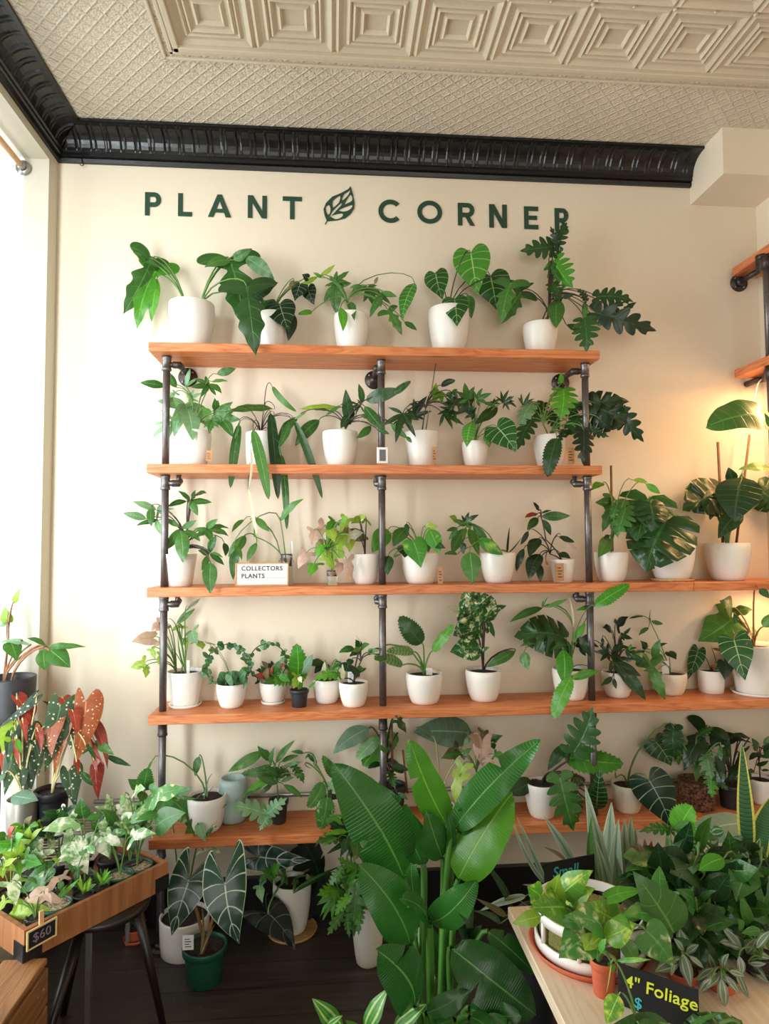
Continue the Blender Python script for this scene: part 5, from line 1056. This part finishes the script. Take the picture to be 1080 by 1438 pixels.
# ------------------------------------------------------------------ birch table at the right and what stands on it
ZT = .62
c0 = atz(713, 1273, ZT)
def table():
    x0, x1, y1, y0 = c0.x, 1.15, c0.y, -2.25; c = ((x0+x1)/2, (y0+y1)/2, 0)
    t = thing('table', c, 'pale birch table covered with small plants, bottom right', 'table')
    mb = MB(); mb.box((x0, y0, ZT-.03), (x1, y1, ZT), 'birch', bev=.002); mb.build('tabletop', t, c)
    for x in (x0+.3, x1-.1):
        for y in (y0+.1, y1-.15): mb = MB(); mb.box((x-.03, y-.03, 0), (x+.03, y+.03, ZT-.03), 'birch'); mb.build('leg', t, c)
table()
gt = 'plants on the birch table'
def planter():
    p = atz(700+362/2.842, 980+1000/2.842, ZT); c = V((p.x, p.y, ZT)); R = .125
    t = thing('ring_planter', c, 'low white openwork ring planter on a terracotta saucer on the birch table', 'planter', None)
    mb = MB(); mb.lathe(c, [(0, 0), (R+.002, 0), (R+.014, .016), (R+.01, .017), (R, .006), (0, .006)], 'terracotta', 48); mb.build('saucer', t, c)
    def ring(z0, z1, nm):
        mb = MB(); mb.lathe(c, [(R-.006, z0), (R, z0), (R, z1), (R-.006, z1), (R-.006, z0)], 'white_pot', 48); mb.build(nm, t, c)
    ring(.012, .037, 'lower_band'); ring(.078, .1, 'upper_band')
    for k in range(8):
        a = 2*PI*(k+.3)/8; mb = MB(); q = c+V((math.cos(a)*(R-.003), math.sin(a)*(R-.003), 0)); mb.tube([q+V((0, 0, .036)), q+V((0, 0, .079))], .005, 'white_pot', 8); mb.build('post', t, c)
    mb = MB(); mb.lathe(c, [(0, .007), (R-.016, .007), (R-.012, .02), (R-.012, .07), (R-.03, .08), (0, .085)], 'gravelroot', 40, lambda i, k: .012*math.sin(k*2.3+i)); mb.build('root_ball', t, c)
    return c
def rootm():
    t = NT('mossy_roots'); n = t.noise(t.mapp(t.coord(), (30, 30, 160)), 1.5, 5, .7, 2); t.pbr(t.ramp(n, [(.35, S(70, 66, 30)), (.5, S(150, 146, 70)), (.65, S(84, 90, 40))]), .8, n, .8, .01); return t.m
M['gravelroot'] = rootm()
PC = planter()
plant('potted_pothos', 'marbled lime pothos trailing from a terracotta pot at the front of the birch table', R_, ('band', 418, 1040, 1208, 106), 'marble',
 '''! 400; o.marble 270 830 385 760 1.05; g.marble 262 775 378 688 .95 0; g.lime 230 800 245 700 .9; o.marble 170 800 115 755 1.1; g.marble 268 835 122 838 1.1 0; o.lime 170 870 55 900 .8; g.bright 430 800 590 770 .6; g.marble 475 890 340 815 1 0; g.green 700 935 535 690 .95 0; g.twotone 640 880 490 870 .8; o.variegated 345 900 240 900 .8; g.variegated 415 905 260 870 .7; g.variegated 352 950 240 1040 1.25 0; o.lime 385 945 345 1010 1.2; g.lime 420 940 355 1000 .9; o.marble 425 960 550 900 1.1 0; o.green 500 960 560 1060 1; g.variegated 590 930 695 1070 1.15 0
 e.twotone 400 1010 430 960 .9; e.twotone 450 1060 460 1095 .8; e.twotone 470 1050 610 1045 .3; g.bright 520 900 450 880 .8''', z=ZT, group=gt, potmat='terracotta', sr=.0026, wall=False, spread=.14)
plant('potted_pothos', 'pothos with a broad dark leaf before the 4" Foliage sign, at the bottom edge', R_, ('nurs', 560, 1420, 1500, 150), 'green',
 '''n.lime 450 1060 430 1180 .6; o.marble 480 1185 430 1300 1.1 0; o.green 695 1320 445 1312 .62 0; o.green 560 1300 660 1330 .8''', z=ZT, Y=-1.6, group=gt, potmat='black_pot', wall=False, sr=.002, spread=.04)
plant('potted_monstera', 'monstera leaf with deep slits at the very bottom right of the table', R_, ('nurs', 860, 1420, 1500, 150), 'green',
 '''M.green 830 1450 968 1285 .9 0; e.green 740 1330 900 1255 .3; e.green 960 1300 990 1360 1''', z=ZT, Y=-1.62, group=gt, potmat='black_pot', wall=False, sr=.004, spread=.02)
plant('potted_coffee', 'glossy dark coffee bush filling the middle of the birch table', R_, ('nurs', 700, 960, 1100, 150), 'dark',
 '''m.green 690 530 560 535 .5; z.bright 720 550 775 430 1.8; e.green 700 520 770 500 .7; '''+bush(745, 770, 165, 210, 95, ['e', 'o', 'e', 'l'], ['dark', 'green', 'dark', 'green', 'deep'], 125, 5, .35), z=ZT, Y=-1.28, group=gt, potmat='black_pot', wall=False, sr=.0018, spread=.22)
plant('potted_coffee', 'second glossy green bush with pointed leaves at the right edge of the table', R_, ('nurs', 980, 900, 1040, 170), 'dark',
 bush(985, 800, 200, 210, 96, ['e', 'o', 'e', 'l'], ['dark', 'green', 'green', 'green'], 125, 6, .4)+';o.bright 900 640 800 690 .9; g.green 940 690 1040 680 1.1; g.green 1000 680 950 815 1.2 0; e.dark 1020 760 1080 720 .9', z=ZT, Y=-1.24, group=gt, potmat='black_pot', wall=False, sr=.0018, spread=.2)
plant('potted_bromeliad', 'small brown and pink narrow-leaved plant in front of the snake plants', R_, ('nurs', 585, 720, 800, 110), 'brownish',
 ';'.join('l.%s 585 690 %d %d .9' % (['rustred', 'brownish', 'pink'][i % 3], 585+int(75*math.cos(t)), 640-int(80*math.sin(t))) for i, t in enumerate([.1, .4, .8, 1.2, 1.6, 2.0, 2.4, 2.8, 3.1, .6, 2.2])), z=ZT, Y=-1.18, group=gt, potmat='black_pot', wall=False, sr=.001, spread=.05)
plant('potted_peperomia', 'striped watermelon peperomia with round leaves in front of the big grey leaf', R_, ('nurs', 870, 720, 800, 150), 'melon',
 'r.melon 820 590 750 590 1; r.melon 870 560 800 545 1; r.melon 900 600 960 570 1; r.melon 860 600 850 650 1; r.melon 930 560 990 600 1; r.melon 890 620 930 660 1; r.melon 830 620 800 660 1; r.melon 780 620 740 660 1;r.melon 960 600 1000 640 1;r.melon 850 540 900 530 1', z=ZT, Y=-1.16, group=gt, potmat='black_pot', wall=False, sr=.002, spread=.06)
plant('potted_alocasia', 'very big pale grey-green leaf arching behind the table plants at right', R_, ('tulip', 900, 700, 900, 130), 'grey', 'o.grey 1025 505 730 600 .75 25; e.pale 690 640 670 540 .8', z=.0, Y=-.95, group=gt, wall=False, sr=.005, spread=.05)
plant('potted_snake_plant', 'snake plant with yellow-edged banded green leaves at the right edge', R_, ('nurs', 1020, 700, 800, 120), 'snake', 'v-.snake 998 640 972 175 .85 0; v-.snake 1040 650 1100 380 1.9 0; v-.snake 1010 660 1045 560 2', z=ZT, Y=-1.14, group=gt, potmat='black_pot', wall=False, spread=.04)
TR = '''e.zebra 745 1000 725 920 1.3; e.zebra 735 1010 690 1045 1.1; e.zebra 750 1020 800 985 1.1; e.zebra 740 1010 700 960 1; e.zebra 735 1020 770 1158 1; e.zebra 720 1060 625 1095 .9; e.zebra 725 1040 650 1050 .9; e.zebra 760 1030 820 1080 .8; e.zebra 700 1060 690 1110 .9'''
plant('potted_tradescantia', 'striped silver-green tradescantia behind the 4" Foliage sign', R_, ('nurs', 735, 1080, 1190, 130), 'zebra', TR, z=ZT, Y=-1.44, group=gt, potmat='terracotta', wall=False, sr=.002, spread=.07)
plant('potted_tradescantia', 'striped purple-backed tradescantia right of the 4" Foliage sign, in a terracotta pot', R_, ('band', 890, 1110, 1260, 130), 'zebra', '''e.zebra 870 1090 840 1020 1; e.zebra 880 1100 940 1140 1; e.zebra 880 1100 830 1160 .9; e.zebra 890 1120 905 1235 1; e.zebra 860 1080 790 1130 .9; e.zebra 900 1080 920 1020 .9; e.zebra 950 1090 1000 1200 .7; e.zebra 850 1120 800 1180 .9; e.zebra 920 1090 985 1110 .9;e.zebra 905 1110 960 1180 1''', z=ZT, Y=-1.47, group=gt, potmat='terracotta', wall=False, sr=.002, spread=.07)
plant('potted_tradescantia', 'large striped tradescantia in a black pot at the right edge of the table', R_, ('nurs', 1050, 1110, 1280, 190), 'zebra', '''e.zebra 970 1000 890 912 1; e.zebra 975 1000 880 975 .8; e.zebra 990 1020 1030 960 .9; e.zebra 1000 1010 1090 1040 .9; e.zebra 1000 1060 1080 1140 .9; e.green 970 930 955 880 1; o.variegated 1050 930 970 940 .7; o.green 1080 950 1090 1020 .9; e.zebra 1000 1060 1070 1060 .8; e.zebra 960 1030 970 1110 1.1; e.zebra 1030 1000 1090 930 .9''', z=ZT, Y=-1.42, group=gt, potmat='black_pot', wall=False, sr=.002, spread=.07)
def sign(name, label, q, Y, lines, frm, dz=0):
    """flat card: pixel quad TL, TR, BL on a vertical-ish plane"""
    ox, oy, sc = frm; P_ = lambda p, y: at(ox+p[0]/sc, oy+p[1]/sc, y)
    tl = P_(q[0], Y[0]); tr = atz(ox+q[1][0]/sc, oy+q[1][1]/sc, tl.z)
    x = (tr-tl); W = x.length; x.normalize(); Hh = tl.z-ZT-.001; y = V((0, 0, 1)); n = x.cross(y)
    c = tl; t = thing(name, c, label, 'sign'); mt = basis(tl, x, y, n)
    mb = MB(); mb.box((0, -Hh, -.003), (W, 0, 0), 'chalk_board', mt); mb.build('card', t, c)
    for txt, u, v, s_, m, sh in lines:
        mb = MB(); text_mb(mb, txt, s_, m, mt @ Matrix.Translation((W*u, -Hh*v, .0012)), off=.0003, align='LEFT', shear=sh, spacing=1.02); mb.build('lettering', t, c)
    return t
sign('shop_sign', 'black card reading 4" Foliage in yellow-green pen, lying among the front pots', ((475, 1058), (798, 1166), (462, 1262)), (-1.5, -1.5, -1.535), (('4" Foliage', .09, .36, .034, 'chalk_yellow', .1), ('$', .2, .8, .03, 'chalk_teal', .1)), R_)
sign('shop_sign', 'black card with teal words Small Plant, half hidden by pothos leaves', ((184, 662), (383, 624), (192, 800)), (-1.19, -1.19, -1.2), (('Small', .15, .2, .036, 'chalk_teal', .15), ('Plant', .1, .48, .036, 'chalk_teal', .15)), R_)
grow_all()
# ------------------------------------------------------------------ light
def area(name, loc, rot, sx, sy, pw, col=(1, 1, 1), spread=PI):
    l = bpy.data.lights.new(name, 'AREA'); l.shape = 'RECTANGLE'; l.size = sx; l.size_y = sy; l.energy = pw; l.color = col; l.spread = spread
    o = bpy.data.objects.new(name, l); C.objects.link(o); o.location = loc; o.rotation_euler = rot; return o
area('bay_daylight', (BX-.12, -1.0, 1.75), (0, -PI/2, 0), 2.5, 1.8, 120, (.93, .96, 1))
area('bay_end_added_fill', ((BX+XW)/2-.04, WB1-.12, 1.75), (PI/2, 0, 0), .42, 2.5, 115, (.9, .95, 1))  # added fill behind the invented end window, brightens the wall near the left corner
area('shopfront_daylight', ((XW+XR)/2, YF-.3, 1.75), (PI/2, 0, 0), 3.0, 2.5, 66, (1, .96, .9))
w = bpy.data.worlds.new('sky'); scn.world = w; w.use_nodes = True
w.node_tree.nodes['Background'].inputs[0].default_value = (.93, .96, 1, 1); w.node_tree.nodes['Background'].inputs[1].default_value = 1.0
scn.view_settings.view_transform = 'Standard'; scn.view_settings.look = 'None'; scn.view_settings.gamma = 1; scn.view_settings.use_curve_mapping = False
scn.view_settings.exposure = 0.0
scn.cycles.use_denoising = True; scn.cycles.max_bounces = 8; scn.cycles.diffuse_bounces = 4; scn.cycles.transmission_bounces = 6; scn.cycles.caustics_reflective = False; scn.cycles.caustics_refractive = False
scn.cycles.sample_clamp_indirect = 6
